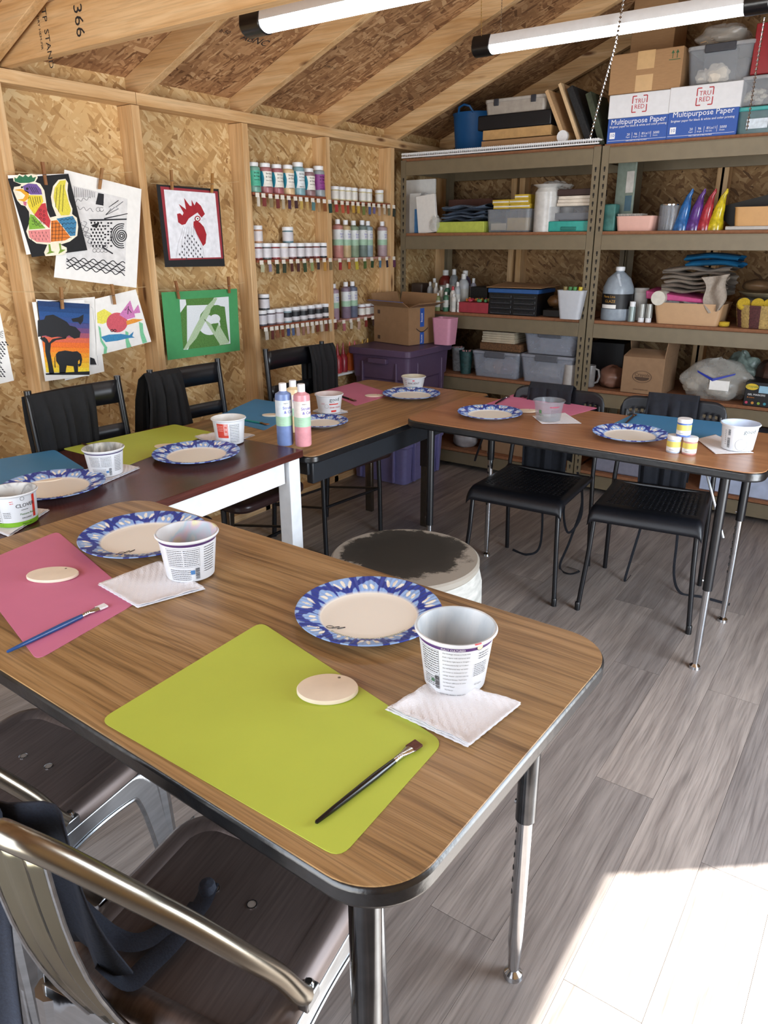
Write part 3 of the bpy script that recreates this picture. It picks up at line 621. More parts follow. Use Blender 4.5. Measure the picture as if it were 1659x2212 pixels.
# ================================================================ CLAY TAGS
def disc(x0,x1,yc,z,label,asp=.8,th=.007,rz=0,name='clay_ornament'):
    p=onz((x0+x1)/2,yc,z+th); w=(onz(x0,yc,z+th)-onz(x1,yc,z+th)).length/2
    t=MB().lathe([(w*.93,0),(w,.002),(w,th-.0015),(w*.975,th),(0,th+.0003)],56,cap=(True,False),sy=asp).build(name,bisque,None,(p.x,p.y,z+.0016),rz)
    MB().lathe([(0,.0001),(.0022,.0001),(.0024,0)],10,(w*.35,w*asp*.68,th+.0002),cap=(False,False),R=None).build('hanging_hole',P('hole_shadow_clay','#6f6558',.9),t)
    return tag(t,label,'ornament','unglazed clay tags')
disc(641,774,1486,ZA,'oval clay tag on the foreground lime placemat',.80,.008,.61)
disc(59,168,1240,ZA,'oval clay tag on the pink placemat of the front table',.66,.007,.61)
disc(42,136,1033,ZM,'oval clay tag mostly behind the plate on the blue placemat',.6,.006,.61)
disc(334,402,963,ZM,'oval clay tag behind the plate on the lime placemat',.5,.006,.61)
disc(566,606,896,ZB,'oval clay tag beside the blue paint bottle',.6,.006,.61)
disc(788,828,854,ZB,'oval clay tag on the pink placemat near the purple tote',.6,.006,.61)
disc(1112,1162,887,ZC,'oval clay tag left of the clear plastic cup',.6,.006,.61)
# ================================================================ BRUSHES
def brush(z,a,b,label,hc,fc,bc,r=.0042,fr=.16,br=.09,flat=True):
    """a: pixel of handle end, b: pixel of bristle tip"""
    A=onz(*a,z+.005); B=onz(*b,z+.005); d=(B-A); Ln=d.length; t=thing('paint_brush',label,'brush',(A.x,A.y,z+.0055),math.atan2(d.y,d.x))
    lh=Ln*(1-fr-br); lf=Ln*fr; lb=Ln*br
    MB().tube([(0,0,0),(lh*.01,0,0),(lh*.2,0,0),(lh*.72,0,0),(lh*.95,0,0),(lh,0,0)],[r*.35,r*.6,r*.85,r*1.15,r*.95,r*.85],12).build('handle',hc,t)
    f=MB(); n=12
    for i,(x,ry,rz_) in enumerate(((lh-.004,r*.9,r*.9),(lh+lf*.35,r*.95,r*.9),(lh+lf*.65,r*1.5,r*.65),(lh+lf,r*2.0,r*.45))):
        for k in range(n): f.v.append((x,ry*cos(2*PI*k/n),rz_*sin(2*PI*k/n)))
    for i in range(3):
        for k in range(n): f.f.append([i*n+k,i*n+(k+1)%n,(i+1)*n+(k+1)%n,(i+1)*n+k]); f.m.append(0); f.sm.append(True)
    for q in (.08,.2,.32): f.tube([(lh+lf*q,r*1.0*cos(2*PI*k/10),r*.98*sin(2*PI*k/10)) for k in range(10)],.0004,4,closed=True)
    f.build('ferrule',fc,t)
    MB().slab([(lh+lf-.002,-r*1.9,-r*.4),(lh+lf+lb*.85,-r*2.1,-r*.45),(lh+lf+lb,r*1.6,-r*.45),(lh+lf-.002,r*1.9,-r*.4)],(0,0,r*.8)).build('bristles',bc,t,bevel=.0008)
    return t
brush(ZA,(682,1778),(905,1603),'black-handled flat brush with brown bristles on the lime placemat',P('black_lacquer','#0c0f14',.2,0,.2,30,spec=.6),chrome,P('brown_bristle','#5a3328',.8,0,.3,200))
brush(ZA,(15,1409),(230,1306),'blue-handled flat brush with white bristles on the pink placemat',P('blue_lacquer','#27508c',.3),chrome,P('white_bristle','#e9ebee',.8,0,.1,200))
brush(ZM,(176,958),(262,985),'dark brush on the lime placemat of the maroon table',P('brown_lacquer','#3e281f',.35),P('bronze','#8a6c46',.3,1),P('tan_bristle','#8b5a36',.8))
brush(ZB,(515,905),(580,917),'teal-handled brush on the blue placemat behind the bottles',P('teal_lacquer','#2d8c86',.3),P('bronze','#8a6c46',.3,1),P('tan_bristle','#8b5a36',.8))
brush(ZB,(722,852),(768,866),'thin dark brush on the pink placemat near the purple tote',P('black_lacquer','#0c0f14',.2),P('bronze','#8a6c46',.3,1),P('brown_bristle','#5a3328',.8))
brush(ZC,(1070,872),(1098,856),'short brush on the pink placemat by the shelves',P('black_lacquer','#0c0f14',.2),chrome,P('brown_bristle','#5a3328',.8))
brush(ZC,(1352,914),(1372,895),'short brown brush on the blue placemat by the shelves',P('brown_lacquer','#3e281f',.35),P('bronze','#8a6c46',.3,1),P('brown_bristle','#5a3328',.8))
# ================================================================ BOTTLES AND JARS ON THE TABLES
def mute(c,k=.30,g=(150,146,142)):
    v=[int(c[i:i+2],16) for i in (1,3,5)]; return '#%02x%02x%02x'%tuple(int(a*(1-k)+b_*k) for a,b_ in zip(v,g))
def squeeze_bottle(loc,label,col,r,h,capc=white_pl,group=None,text=True,face=None,cat='bottle',lab='#dfe6e2',strip='#a9c9a2',name='paint_bottle'):
    t=thing(name,label,cat,loc,0,group); hb=h*.86
    MB().lathe([(r*.92,0),(r,.004),(r,hb*.93),(r*.93,hb*.97),(r*.55,hb),(r*.45,hb+.004)],28,cap=(True,True)).build('body',col,t)
    MB().lathe([(r*.46,hb+.002),(r*.46,h*.995),(r*.42,h),(0,h)],20,cap=(True,False)).build('cap',capc,t)
    MB().lathe([(r*1.012,hb*.38),(r*1.012,hb*.56)],28,cap=(False,False)).build('label_strip',P('lab_'+strip,strip,.5),t)
    MB().lathe([(r*1.012,hb*.56),(r*1.012,hb*.86)],28,cap=(False,False)).build('label',P('lab_'+lab,lab,.5),t)
    if text:
        f=face if face is not None else math.atan2(-loc[1],-loc[0])
        fn=lambda u,v: (r*1.03*cos(f+u/r),r*1.03*sin(f+u/r),v)
        mb=MB(); write(mb,'Stroke',h*.065,fn,.0,hb*.70,align='L'); write(mb,'& Coat',h*.065,fn,.004,hb*.62,align='L'); mb.build('print',P('ink_violet','#4c46b8',.6),t,fix=False)
        mb=MB(); write(mb,'mayco',h*.028,fn,.004,hb*.80); 
        for k in range(3): write(mb,'--- -- ----',h*.02,fn,-.012,hb*(.50-.04*k))
        mb.build('print',darkink,t,fix=False)
    return t
def bottle_px(px,pyb,pyt,z,label,col,r=.0275,rot=0,**k):
    b=onz(px,pyb,z); d=Vector((b.x,b.y,0)).normalized(); c=b+d*r; dd=ray(px,pyt); h=CH+dd.z*math.hypot(c.x,c.y)/math.hypot(dd.x,dd.y)-z
    f=math.atan2(-d.y,-d.x)-.12
    return squeeze_bottle((c.x,c.y,z),label,col,r,h,face=f,**k)
bottle_px(617,964,827,ZM,'large squeeze bottle of blue glaze on the maroon table',P('glaze_blue','#7489b8',.3),r=.0285,lab='#d5dfe4',strip='#a8cdb0')
bottle_px(656,966,829,ZM,'large squeeze bottle of pink glaze on the maroon table',P('glaze_pink','#d9979f',.3),r=.0285,lab='#e6ddd6',strip='#a8cdb0')
bottle_px(637,935,821,ZM,'large cream glaze bottle behind the pink and blue ones',P('glaze_cream','#ddc49a',.3),r=.0285,lab='#e6ddd6',strip='#a8cdb0')
def jar(loc,label,col,r,h,capc=white_pl,group=None,lab='#e9e9e6',lab2=None,name='glaze_jar',words=True):
    t=thing(name,label,'jar',loc,0,group)
    MB().lathe([(r*.9,0),(r,.003),(r,h*.72),(r*.88,h*.78)],24).build('body',col,t)
    MB().lathe([(r*1.0,h*.77),(r*1.03,h*.79),(r*1.03,h*.97),(r*.97,h),(0,h)],24,cap=(True,False)).build('cap',capc,t)
    MB().lathe([(r*1.01,h*.12),(r*1.01,h*.36)],24,cap=(False,False)).build('label_foot',P('lab_'+(lab2 or lab),lab2 or lab,.5),t)
    MB().lathe([(r*1.01,h*.36),(r*1.01,h*.68)],24,cap=(False,False)).build('label',P('lab_'+lab,lab,.5),t)
    if words:
        f=math.atan2(-loc[1],-loc[0]); fn=lambda u,v: (r*1.03*cos(f+u/r),r*1.03*sin(f+u/r),v); mb=MB()
        for k in range(4): write(mb,'--- ---- --',h*.055,fn,-r*.55,h*(.60-.07*k))
        write(mb,'UNDERGLAZE',h*.07,fn,-r*.6,h*.18); mb.build('print',P('ink_grey','#6a6a66',.6),t,fix=False)
    return t
jl=onz(1453,980,ZC); jr=onz(1487,984,ZC); rj=.0225
for (p,l,c) in ((jl,'yellow-label jar at the lower left of the pyramid of three','#b9c6d8'),(jr,'yellow-label jar at the lower right of the pyramid, pink glaze','#c9958e')):
    d=Vector((p.x,p.y,0)).normalized()*rj; jar((p.x+d.x,p.y+d.y,ZC),l,P('jar_'+c,c,.3),rj,.058,lab='#e3d36b',lab2='#e9ecee')
d=Vector((jl.x,jl.y,0)).normalized()*rj; m_=(jl+jr)/2+d; jar((m_.x,m_.y,ZC+.0582),'yellow-label jar with blue glaze on top of two others',P('jar_blue','#5674c4',.3),rj,.058,lab='#e3d36b',lab2='#e9ecee')
# ================================================================ CLOTH
def drape(name,p0,p1,lf,lb,nrm,label,mat,seed=1,amp=.012,group=None,cat='apron',spread=0,thick=.016,kf=5,hem=.02):
    """cloth hung over a rail from p0 to p1; nrm = horizontal direction of the front side"""
    p0,p1,nrm=Vector(p0),Vector(p1),Vector(nrm).normalized(); rd=random.Random(seed); ph=[rd.uniform(0,6) for _ in range(6)]; ax=(p1-p0); W_=ax.length; ax.normalize()
    mb=MB()
    def f(i,j):
        tot=lb+lf; s=-lb+tot*j; off=thick
        fold=amp*(sin(kf*2*PI*i*.5+ph[0])+.5*sin(kf*PI*2.3*i+ph[1]))
        w=(i-.5)*W_*(1+spread*min(1,abs(s)/.3))*(1-.18*min(1,abs(s)/.35)*sin(ph[2]))
        base=(p0+p1)/2+ax*w
        k=min(1,abs(s)/.10)
        if abs(s)<.02: a=s/.02*PI/2; q=base+nrm*(off*sin(a))+Vector((0,0,off*cos(a)*.8))
        else:
            sg=1 if s>0 else -1; q=base+nrm*(sg*(off+abs(fold)*k))+Vector((0,0,-(abs(s)-.02)))
            if sg>0: q+=Vector((0,0,hem*sin(3*i+ph[3])*j))
            else: q+=Vector((0,0,hem*sin(4*i+ph[4])*(1-j)))
        return q
    mb.grid(26,30,f); return tag(mb.build(name,mat,solid=.0025,fix=False),label,cat,group)
def strap(mb,pts,w=.012,n=30,m=0):
    """flat ribbon through points (Catmull-Rom)"""
    P_=[Vector(p) for p in pts]; out=[]
    for i in range(len(P_)-1):
        a,b,c,d=P_[max(i-1,0)],P_[i],P_[i+1],P_[min(i+2,len(P_)-1)]
        for k in range(8):
            t=k/8; out.append(.5*((2*b)+(c-a)*t+(2*a-5*b+4*c-d)*t*t+(3*b-a-3*c+d)*t**3))
    out.append(P_[-1]); mb.tube(out,w/2,8,m,flat=.14); return mb
# ================================================================ FOLDING CHAIRS AT THE WALL
vinyl=P('brown_vinyl','#2e1d1c',.32,0,.15,30)
def folding(loc,rz,label,w=.36):
    t=thing('folding_chair',label,'chair',loc,rz); h=.93   # faces +x, back at x=0
    for s in (-1,1):
        y=s*w/2
        MB().tube([(-.01,y,.0),(.01,y,.25),(.03,y,.45),(.028,y*.99,.60),(.0,y*.98,h-.02),(0,y*.98,h)],.0120,12).build('leg',black_mt,t)
        MB().tube([(.37,y*1.05,.0),(.365,y*1.05,.25),(.36,y*1.03,.43)],.0110,12).build('leg',black_mt,t)
    def slat(z,hh,x): 
        mb=MB()
        mb.grid(10,1,lambda i,j:(x-.018*sin(PI*i),(i-.5)*w*.98,z-hh/2+hh*j)); mb.build('backrest_slat',black_mt,t,solid=.008,fix=False)
    slat(h-.055,.085,.005); slat(h-.20,.055,.018)
    MB().tube([(.365,-w*.52,.24),(.365,w*.52,.24)],.007,8).build('stretcher',black_mt,t)
    MB().tube([(.0,-w*.49,.17),(.0,w*.49,.17)],.007,8).build('stretcher',black_mt,t)
    for s in (-1,1): MB().tube([(.0,s*w*.5,.17),(.366,s*w*.52,.24)],.006,8).build('stretcher',black_mt,t)
    pl=rrect(.40,w+.03,.06,6,.27,0)
    MB().prism(pl,.425,.46).build('seat',vinyl,t,bevel=.012,seg=3)
    return t
c1=folding((-2.385,1.505,0),0,'black folding chair at the left, mostly covered by a black apron')
c2=folding((-2.39,2.01,0),0,'black folding chair with an apron bunched on its left post')
c3=folding((-2.40,2.69,0),math.radians(-6),'black folding chair in front of the paint racks',.37)
drape('apron',(-2.385,1.315,.905),(-2.385,1.565,.905),.42,.40,(1,0,0),'black apron covering most of the leftmost wall-side chair back',black_cloth,3,.014,thick=.02)
drape('apron',(-2.39,1.80,.905),(-2.39,1.965,.905),.36,.40,(1,0,0),'black apron bunched over the left post of the middle wall-side chair',black_cloth,5,.022,spread=.35,kf=4,thick=.022)
drape('apron',(-2.385,2.76,.905),(-2.37,2.93,.905),.42,.46,(1,-.1,0),'black apron on the wall-side chair before the paint racks',black_cloth,8,.02,spread=.12,kf=4,thick=.022)
# ================================================================ PERFORATED CHAIRS
def perf(loc,rz,label):
    t=thing('perforated_chair',label,'chair',loc,rz)   # faces -y; origin under the seat centre
    seatm=P('black_polypropylene','#101117',.42,0,.2,80,bump=.15,spec=.5)
    w,d=.39,.40
    def sf(i,j):   # j 0 back -> 1 front
        x=(i-.5)*w*(1+.06*j); y=d/2-j*(d+.02); z=.445-.012*math.cos((i-.5)*PI)*(1-j)*1.0-.008
        if j>.86: k=(j-.86)/.14; y=d/2-.86*(d+.02)-.045*sin(k*PI/2); z-=.055*(1-cos(k*PI/2))
        e=abs(i-.5)*2
        if e>.9: z-=.02*((e-.9)/.1)**2
        return (x,y,z)
    sk=lambda i,j: (i%2==1 and j%2==1 and 3<i<39 and 3<j<34)
    MB().grid(42,44,sf,skip=sk).build('seat',seatm,t,solid=.004,fix=False)
    def bf(i,j):
        x=(i-.5)*.41; a=(i-.5)*2; e_=max(0,(abs(a)-.72)/.28); zz=.70+(.092-.05*(1-math.sqrt(max(0,1-e_*e_))))*(j-.5)*2
        return (x,.222+.012*j+.022*(1-a*a),zz)
    sk2=lambda i,j: ((i in (3,5,7,28,30,32)) and (j in (5,7,9)))
    MB().grid(36,14,bf,skip=sk2).build('backrest',seatm,t,solid=.005,fix=False)
    for s in (-1,1):
        MB().tube([(s*.21,-.215,.0),(s*.192,-.19,.25),(s*.185,-.185,.405),(s*.185,-.16,.425),(s*.185,.15,.425),(s*.19,.19,.43)],.0095,12).build('leg',black_mt,t)
        MB().tube([(s*.20,.245,.0),(s*.196,.215,.30),(s*.193,.205,.45),(s*.188,.235,.62),(s*.18,.238,.735)],.0095,12).build('leg',black_mt,t)
        MB().lathe([(.011,0),(.0115,.03),(.0095,.035)],12,(s*.21,-.2155,0)).build('foot_cap',black_pl,t)
    MB().tube([(-.185,.19,.43),(.185,.19,.43)],.009,10).build('cross_bar',black_mt,t)
    return t
pa=perf((-1.19,2.80,0),math.radians(2),'black perforated chair nearer the round stool')
pb=perf((-.70,2.855,0),math.radians(7),'black perforated chair nearer the right picture edge')
for (ch,sx,l,sd_) in ((pa,-.03,'navy apron hung on the perforated chair nearer the stool',2),(pb,.0,'navy apron hung on the perforated chair near the right edge',9)):
    R=Matrix.Rotation(ch.rotation_euler[2],3,'Z'); o=ch.location
    q=[o+R@Vector(v) for v in ((-.10+sx,.243,.792),(.095+sx,.243,.792))]
    drape('apron',q[0],q[1],.42,.36,R@Vector((0,-1,0)),l,navy_cloth,sd_,.014,spread=.12,kf=3,thick=.026)
    mb=MB()
    if ch is pa:
        S=[[(-.06,.22,.44),(-.04,.25,.25),(-.03,.23,.05),(-.08,.2,.006),(-.16,.22,.006)],[(.12,.22,.44),(.15,.23,.3),(.12,.2,.12),(.10,.15,.008),(.16,.10,.006),(.19,.15,.008),(.13,.17,.006)],[(.09,.2,.40),(.08,.2,.25),(.12,.17,.17),(.16,.2,.25),(.15,.2,.40)]]
    else:
        S=[[(-.05,.22,.40),(-.06,.2,.25),(-.08,.16,.10),(-.09,.13,.006),(-.07,.15,.03)],[(.08,.22,.40),(.09,.2,.2),(.10,.17,.06),(.14,.12,.006),(.22,.12,.006),(.33,.10,.006)],[(-.03,.2,.38),(-.02,.18,.30),(.02,.18,.30),(.03,.2,.38)]]
    for s in S: strap(mb,[o+R@Vector(v) for v in s],.011)
    tag(mb.build('apron_strings',navy_cloth,fix=False),'dark apron strings trailing to the floor under the '+('left' if ch is pa else 'right')+' perforated chair','strings')
# ================================================================ ROUND STOOL
m,nt,b=nm('worn_stool_top'); L=nt.links; tc=N(nt,'ShaderNodeTexCoord')
n=N(nt,'ShaderNodeTexNoise',i_Scale=9.0,i_Detail=9.0,i_Roughness=.72); L.new(tc.outputs['Object'],n.inputs['Vector'])
ln=N(nt,'ShaderNodeVectorMath',operation='LENGTH'); mp=N(nt,'ShaderNodeMapping'); mp.inputs['Location'].default_value=(.02,-.03,-.40); L.new(tc.outputs['Object'],mp.inputs[0]); L.new(mp.outputs[0],ln.inputs[0])
mu=N(nt,'ShaderNodeMath',operation='MULTIPLY_ADD'); mu.inputs[1].default_value=-4.2; mu.inputs[2].default_value=.93; L.new(ln.outputs['Value'],mu.inputs[0])
ad=N(nt,'ShaderNodeMath',operation='ADD'); L.new(mu.outputs[0],ad.inputs[0]); L.new(n.outputs[0],ad.inputs[1])
r=ramp(nt,[(.50,hx('#9c958a')),(.56,hx('#7b756b')),(.60,hx('#37342f')),(.9,hx('#2b2925'))]); L.new(ad.outputs[0],r.inputs[0]); L.new(r.outputs[0],b.inputs['Base Color']); b.inputs['Roughness'].default_value=.6
stool_top=m
stool_side=P('worn_stool_side','#b9b8b2',.6,0,.25,12,stretch=(1,1,4),bump=.3)
sx_,sy_=-1.247,1.905
t=thing('round_stool','low round stool with worn black and grey top','stool',(sx_,sy_,0))
MB().lathe([(.225,.0),(.24,.04),(.255,.14),(.262,.24),(.260,.32),(.250,.365),(.243,.375)],72).build('body',stool_side,t)
MB().lathe([(.244,.372),(.250,.380),(.250,.396),(.243,.402),(0,.4025)],72,cap=(True,False)).build('seat',stool_top,t)
for a in (0,): MB().lathe([(.243,.374),(.247,.377),(.243,.380)],72,cap=(False,False)).build('groove',darkink,t)
# ================================================================ METAL CAFE CHAIRS
m,nt,b=nm('gunmetal_seat'); L=nt.links; tc=N(nt,'ShaderNodeTexCoord'); mp=N(nt,'ShaderNodeMapping'); mp.inputs['Scale'].default_value=(60,3,30); mp.inputs['Rotation'].default_value=(0,0,.25); L.new(tc.outputs['Object'],mp.inputs[0])
n=N(nt,'ShaderNodeTexNoise',i_Scale=3.0,i_Detail=4.0); L.new(mp.outputs[0],n.inputs['Vector']); r=ramp(nt,[(.3,hx('#5f5451')),(.7,hx('#716562'))]); L.new(n.outputs[0],r.inputs[0]); L.new(r.outputs[0],b.inputs['Base Color'])
b.inputs['Metallic'].default_value=.55; b.inputs['Roughness'].default_value=.42; bp=N(nt,'ShaderNodeBump',i_Strength=.08,i_Distance=.001); L.new(n.outputs[0],bp.inputs['Height']); L.new(bp.outputs[0],b.inputs['Normal']); gun=m
def cafe(loc,rz,label):
    t=thing('metal_cafe_chair',label,'chair',loc,rz)   # faces +y, origin under the seat centre
    zs=.45; w,d=.365,.36
    def ring(k,z,r): return [(x,y,z) for x,y in rrect(w-2*k,d-2*k,r,7)]
    lv=[(.0,zs-.055,.075),(-.001,zs-.028,.075),(.004,zs-.010,.072),(.016,zs,.062),(.030,zs+.002,.052),(.038,zs-.001,.046),(.044,zs-.006,.042),(.05,zs-.006,.04)]
    mb=MB(); n=32
    for k,z,r_ in lv: mb.v+=ring(k,z,r_)
    for j in range(len(lv)-1):
        for i in range(n): mb.f.append([j*n+i,j*n+(i+1)%n,(j+1)*n+(i+1)%n,(j+1)*n+i]); mb.m.append(0); mb.sm.append(True)
    mb.f.append([(len(lv)-1)*n+i for i in range(n)]); mb.m.append(0); mb.sm.append(False)
    mb.build('seat',gun,t,fix=False)
    hole=P('hole_floor_view','#8f867f',.5)
    for (x,y) in ((-.035,.035),(.035,.035),(-.035,-.035),(.035,-.035)):
        MB().lathe([(.0085,.0),(.0085,.0016),(.0068,.0018)],14,(x,y,zs-.0062),0,cap=(False,False)).lathe([(.0068,.0012),(0,.0012)],14,(x,y,zs-.0062),1,cap=(False,False)).build('drain_hole',[chrome,hole],t,fix=False)
    # side aprons with an arch running into splayed legs
    def side(rot,half,dist,nm_):
        R=Matrix.Rotation(rot,3,'Z')
        def f(i,j):
            u=(i-.5)*2; a=abs(u); top=zs-.030
            zb=.385-.03*a*a if a<.55 else max(.0,.376-.376*min(1,((a-.55)/.27))**2.2) if a<.82 else 0
            z=top+(zb-top)*j; spl=1+(top-z)*.26; bul=.010*sin(PI*j)*(a<.8)
            return R@Vector((u*half*spl,-(dist*(1+(top-z)*.26)+.001),z))
        MB().grid(44,10,f).build(nm_,steel,t,solid=.0022,fix=False)
        ed=[f(i/60,1.0) for i in range(7,54)]; MB().tube([R@Vector((0,.0,0))+p for p in ed],.0045,8).build('rolled_edge',steel,t)
    side(0,w/2-.012,d/2,'frame'); side(PI/2,d/2-.012,w/2,'frame'); side(PI,w/2-.012,d/2,'frame'); side(-PI/2,d/2-.012,w/2,'frame')
    for sx in (-1,1):
        for sy in (-1,1):
            a=Vector((sx*(w/2-.012),sy*(d/2-.012),zs-.05)); b_=Vector((sx*(w/2-.012)*1.10,sy*(d/2-.012)*1.10,.0)); 
            MB().tube([a,a*.5+b_*.5+Vector((0,0,0)),b_],[.024,.017,.013],10).build('leg',steel,t)
    # back hoop and splat
    pts=[]
    HO=[(.186,-.06,.452),(.184,-.075,.475),(.172,-.10,.53),(.150,-.14,.60),(.118,-.185,.68),(.08,-.23,.755),(.04,-.268,.818),(0,-.288,.848)]
    HO=HO+[(-x,y,z) for x,y,z in HO[:-1]][::-1]
    for i in range(len(HO)-1):
        a,b_,c,d_=[Vector(HO[k]) for k in (max(i-1,0),i,i+1,min(i+2,len(HO)-1))]
        for k in range(6):
            q=k/6; pts.append(.5*((2*b_)+(c-a)*q+(2*a-5*b_+4*c-d_)*q*q+(3*b_-a-3*c+d_)*q**3))
    pts.append(Vector(HO[-1])); r_=[.0138]*len(pts); r_[0]=r_[-1]=.010
    MB().tube(pts,r_,16).build('back_hoop',P('hoop_metal','#908a7f',.27,1,.08,10),t)
    for s in (-1,1):
        b1=MB().box((s*.184,-.052,.440),(.022,.034,.022)).build('bracket',steel,t,bevel=.003)
        MB().lathe([(.0075,0),(.0075,.006),(.005,.009),(0,.009)],12,(s*.184,-.046,.451)).build('bolt',chrome,b1)
    def sp(i,j):
        a=(i-.5)*2; ww=.048; y0,z0,y1,z1=-.188,.435,-.270,.815
        return (-.022+a*ww,y0+(y1-y0)*j-.02*sin(PI*j)+ .004*cos(a*PI*3),z0+(z1-z0)*j)
    MB().grid(16,12,sp).build('back_splat',P('splat_steel','#85806f',.22,1,.08,10),t,solid=.002,fix=False)
    for s in (-1,1): MB().tube([sp(.5+s*.5,k/8) for k in range(9)],.003,8).build('splat_edge',steel,t)
    return t
k1=cafe((-.685,.540,0),math.radians(10),'metal cafe chair in the foreground with apron straps on its seat')
k2=cafe((-1.235,.545,0),math.radians(9),'metal cafe chair at the left tucked under the front table')
# apron on the front cafe chair
def cw(p,ch): return ch.location+Matrix.Rotation(ch.rotation_euler[2],3,'Z')@Vector(p)
navy=P('navy_twill','#262c3a',.85,0,.2,300,bump=.3)
mb=MB()
def ap(i,j):
    x=-.235+.17*i+.02*sin(5*i+2*j); y=-.215-.03*sin(PI*i)-.03*j; z=.86-.50*j
    if j<.12: y-=.02*(1-j/.12)
    return cw((x+.012*sin(9*i+3*j)-.04*j,y+.014*sin(14*i+1.5*j)-.03,z),k1)
mb.grid(24,24,ap); 
o=tag(mb.build('apron',navy,solid=.003,fix=False),'dark navy apron hanging behind the foreground metal chair back','apron')
mb=MB()
def ap2(i,j):
    q=cw((-.19+.16*i-.02*j,-.19+.05*i+.02*sin(8*j),.80-.30*j),k1); return q
mb.grid(10,10,lambda i,j: cw((-.20+.17*i,-.15-.06*(1-j)+.012*sin(9*i+4*j),.475+.32*(1-j)),k1)); 
tag(mb.build('apron',navy,solid=.003,fix=False),'fold of navy apron between the hoop and seat of the foreground chair','apron')
mb=MB()
Z=.452
S=[(170,1960,.50),(240,2020,Z+.012),(300,2035,Z+.006),(370,2000,Z+.006),(430,1960,Z+.010),(455,1905,Z+.025)]
strap(mb,[onz(*p) for p in S],.030)
S=[(430,1955,Z+.006),(375,2030,Z+.004),(320,2085,Z+.004),(270,2125,Z+.010),(210,2080,Z+.04)]
strap(mb,[onz(*p) for p in S],.034)
mb.lathe([(0,-.016),(.011,-.010),(.014,0),(.011,.010),(0,.014)],10,onz(448,1918,Z+.024),cap=(False,False))
tag(mb.build('apron_ties',navy,fix=False),'knotted navy apron ties lying on the foreground metal seat','strings')
# ================================================================ PAINT RACKS ON THE LEFT WALL
ORD=['first','second','third','fourth','fifth','sixth','seventh','eighth','ninth','tenth','eleventh','twelfth','thirteenth','fourteenth','fifteenth']
tagw=P('swatch_white','#e6e0d4',.6)
def rail(y0,y1,z,label,x=-2.765,mat=terra,dep=.085,name='paint_rail'):
    return tag(MB().box((x,(y0+y1)/2,z-.006),(dep,y1-y0,.012)).build(name,mat,bevel=.001),label,'shelf')
def swatches(y0,y1,z,cols,grp,slope=0):
    n=len(cols); rd=random.Random(int(z*100)+n)
    for i,c in enumerate(cols):
        y=y0+(y1-y0)*(i+.5)/n+rd.uniform(-.004,.004); zz=z+slope*(y-y0)
        t=thing('colour_swatch','small glazed colour swatch clipped to the rack','swatch',(-2.716,y,zz),0,grp); t['label']=ORD[i]+' glaze swatch from the left under '+grp.split(' of ')[-1]
        hgt=rd.uniform(.036,.048)
        MB().box((0,0,-.008),(.004,.024,.020)).build('clip',tagw,t)
        c=mute(c,.15); MB().box((.001,.004,-.018-hgt/2),(.003,rd.uniform(.018,.026),hgt),R=Matrix.Rotation(rd.uniform(-.12,.12),3,'X')).build('chip',P('glz_'+c,c,.25),t)
R1=[('#6f9f8f','#4fb596'),('#a1676a','#e9e6dd'),('#9c5a60','#e9e6dd'),('#d3b58a','#e9e6dd'),('#7fa3ab','#dfe6e8'),('#8d7072','#e9e6dd'),('#8e969a','#8a3a86')]
ZR=[1.618,1.605,1.308,1.304,.985,.965]
rail(2.80,3.36,ZR[0],'narrow rack shelf holding seven wide paint bottles')
for i,(c,l) in enumerate(R1):
    y=2.852+.0825*i; hh=(.135,.137,.137,.140,.158,.135,.152)[i]
    t=thing('paint_bottle',['wide bottle with green label, leftmost on the top rack','wide mauve bottle, second from the left on the top rack','wide rose bottle, third from the left on the top rack','wide cream bottle in the middle of the top rack','tall blue bottle, fifth from the left on the top rack','short brown-grey bottle, second from the right on the top rack','bottle with purple label at the right of the top rack'][i],'bottle',(-2.762,y,ZR[0]),0,'wide bottles on the top left rack')
    r_=.036
    MB().lathe([(r_*.95,0),(r_,.004),(r_*.97,hh*.3),(r_*.9,hh*.5),(r_*.97,hh*.72),(r_*.93,hh*.82),(r_*.72,hh*.87)],24).build('body',P('gz'+c,c,.35),t)
    MB().lathe([(r_*.75,hh*.86),(r_*.78,hh*.98),(r_*.7,hh),(0,hh)],20,cap=(True,False)).build('cap',white_pl,t)
    MB().lathe([(r_*1.0,hh*.22),(r_*.985,hh*.3),(r_*.915,hh*.5),(r_*.985,hh*.72)],24,cap=(False,False)).build('label',P('lab_'+l,l,.5),t)
    if 0<i<6:
        mb=MB(); a0=-.5-PI*.0
        mb.grid(6,6,lambda u,v: ((r_*1.02-.06*r_*sin(PI*v))*cos(-1.9+.75*u+.2*sin(PI*v)),(r_*1.02-.06*r_*sin(PI*v))*sin(-1.9+.75*u+.2*sin(PI*v)),hh*(.22+.5*v))); mb.build('label_wave',P('teal_ink','#1f86a0',.5),t,fix=False)
    mb=MB(); fn=lambda u,v: (r_*1.03*cos(-.35+u/r_),r_*1.03*sin(-.35+u/r_),v)
    for k,s in enumerate(('Stroke','& Coat','Semi Matte','-- ----','MAYCO')): write(mb,s,.011 if k<2 else .008,fn,-.012,hh*.62-.015*k)
    mb.build('print',darkink,t,fix=False)
swatches(2.80,3.40,ZR[0]-.004,['#d8d0c0','#7a2f2c','#8c7a58','#6f2a28','#b9aa90','#3e2340','#3a1d22','#c9a84f','#c4a060','#4f7f82','#b08a5c','#8a4a22','#173a34'],'glaze swatches of the top left rack',-.02)
rail(3.41,4.02,ZR[1],'narrow rack shelf holding the small cream paint jars')
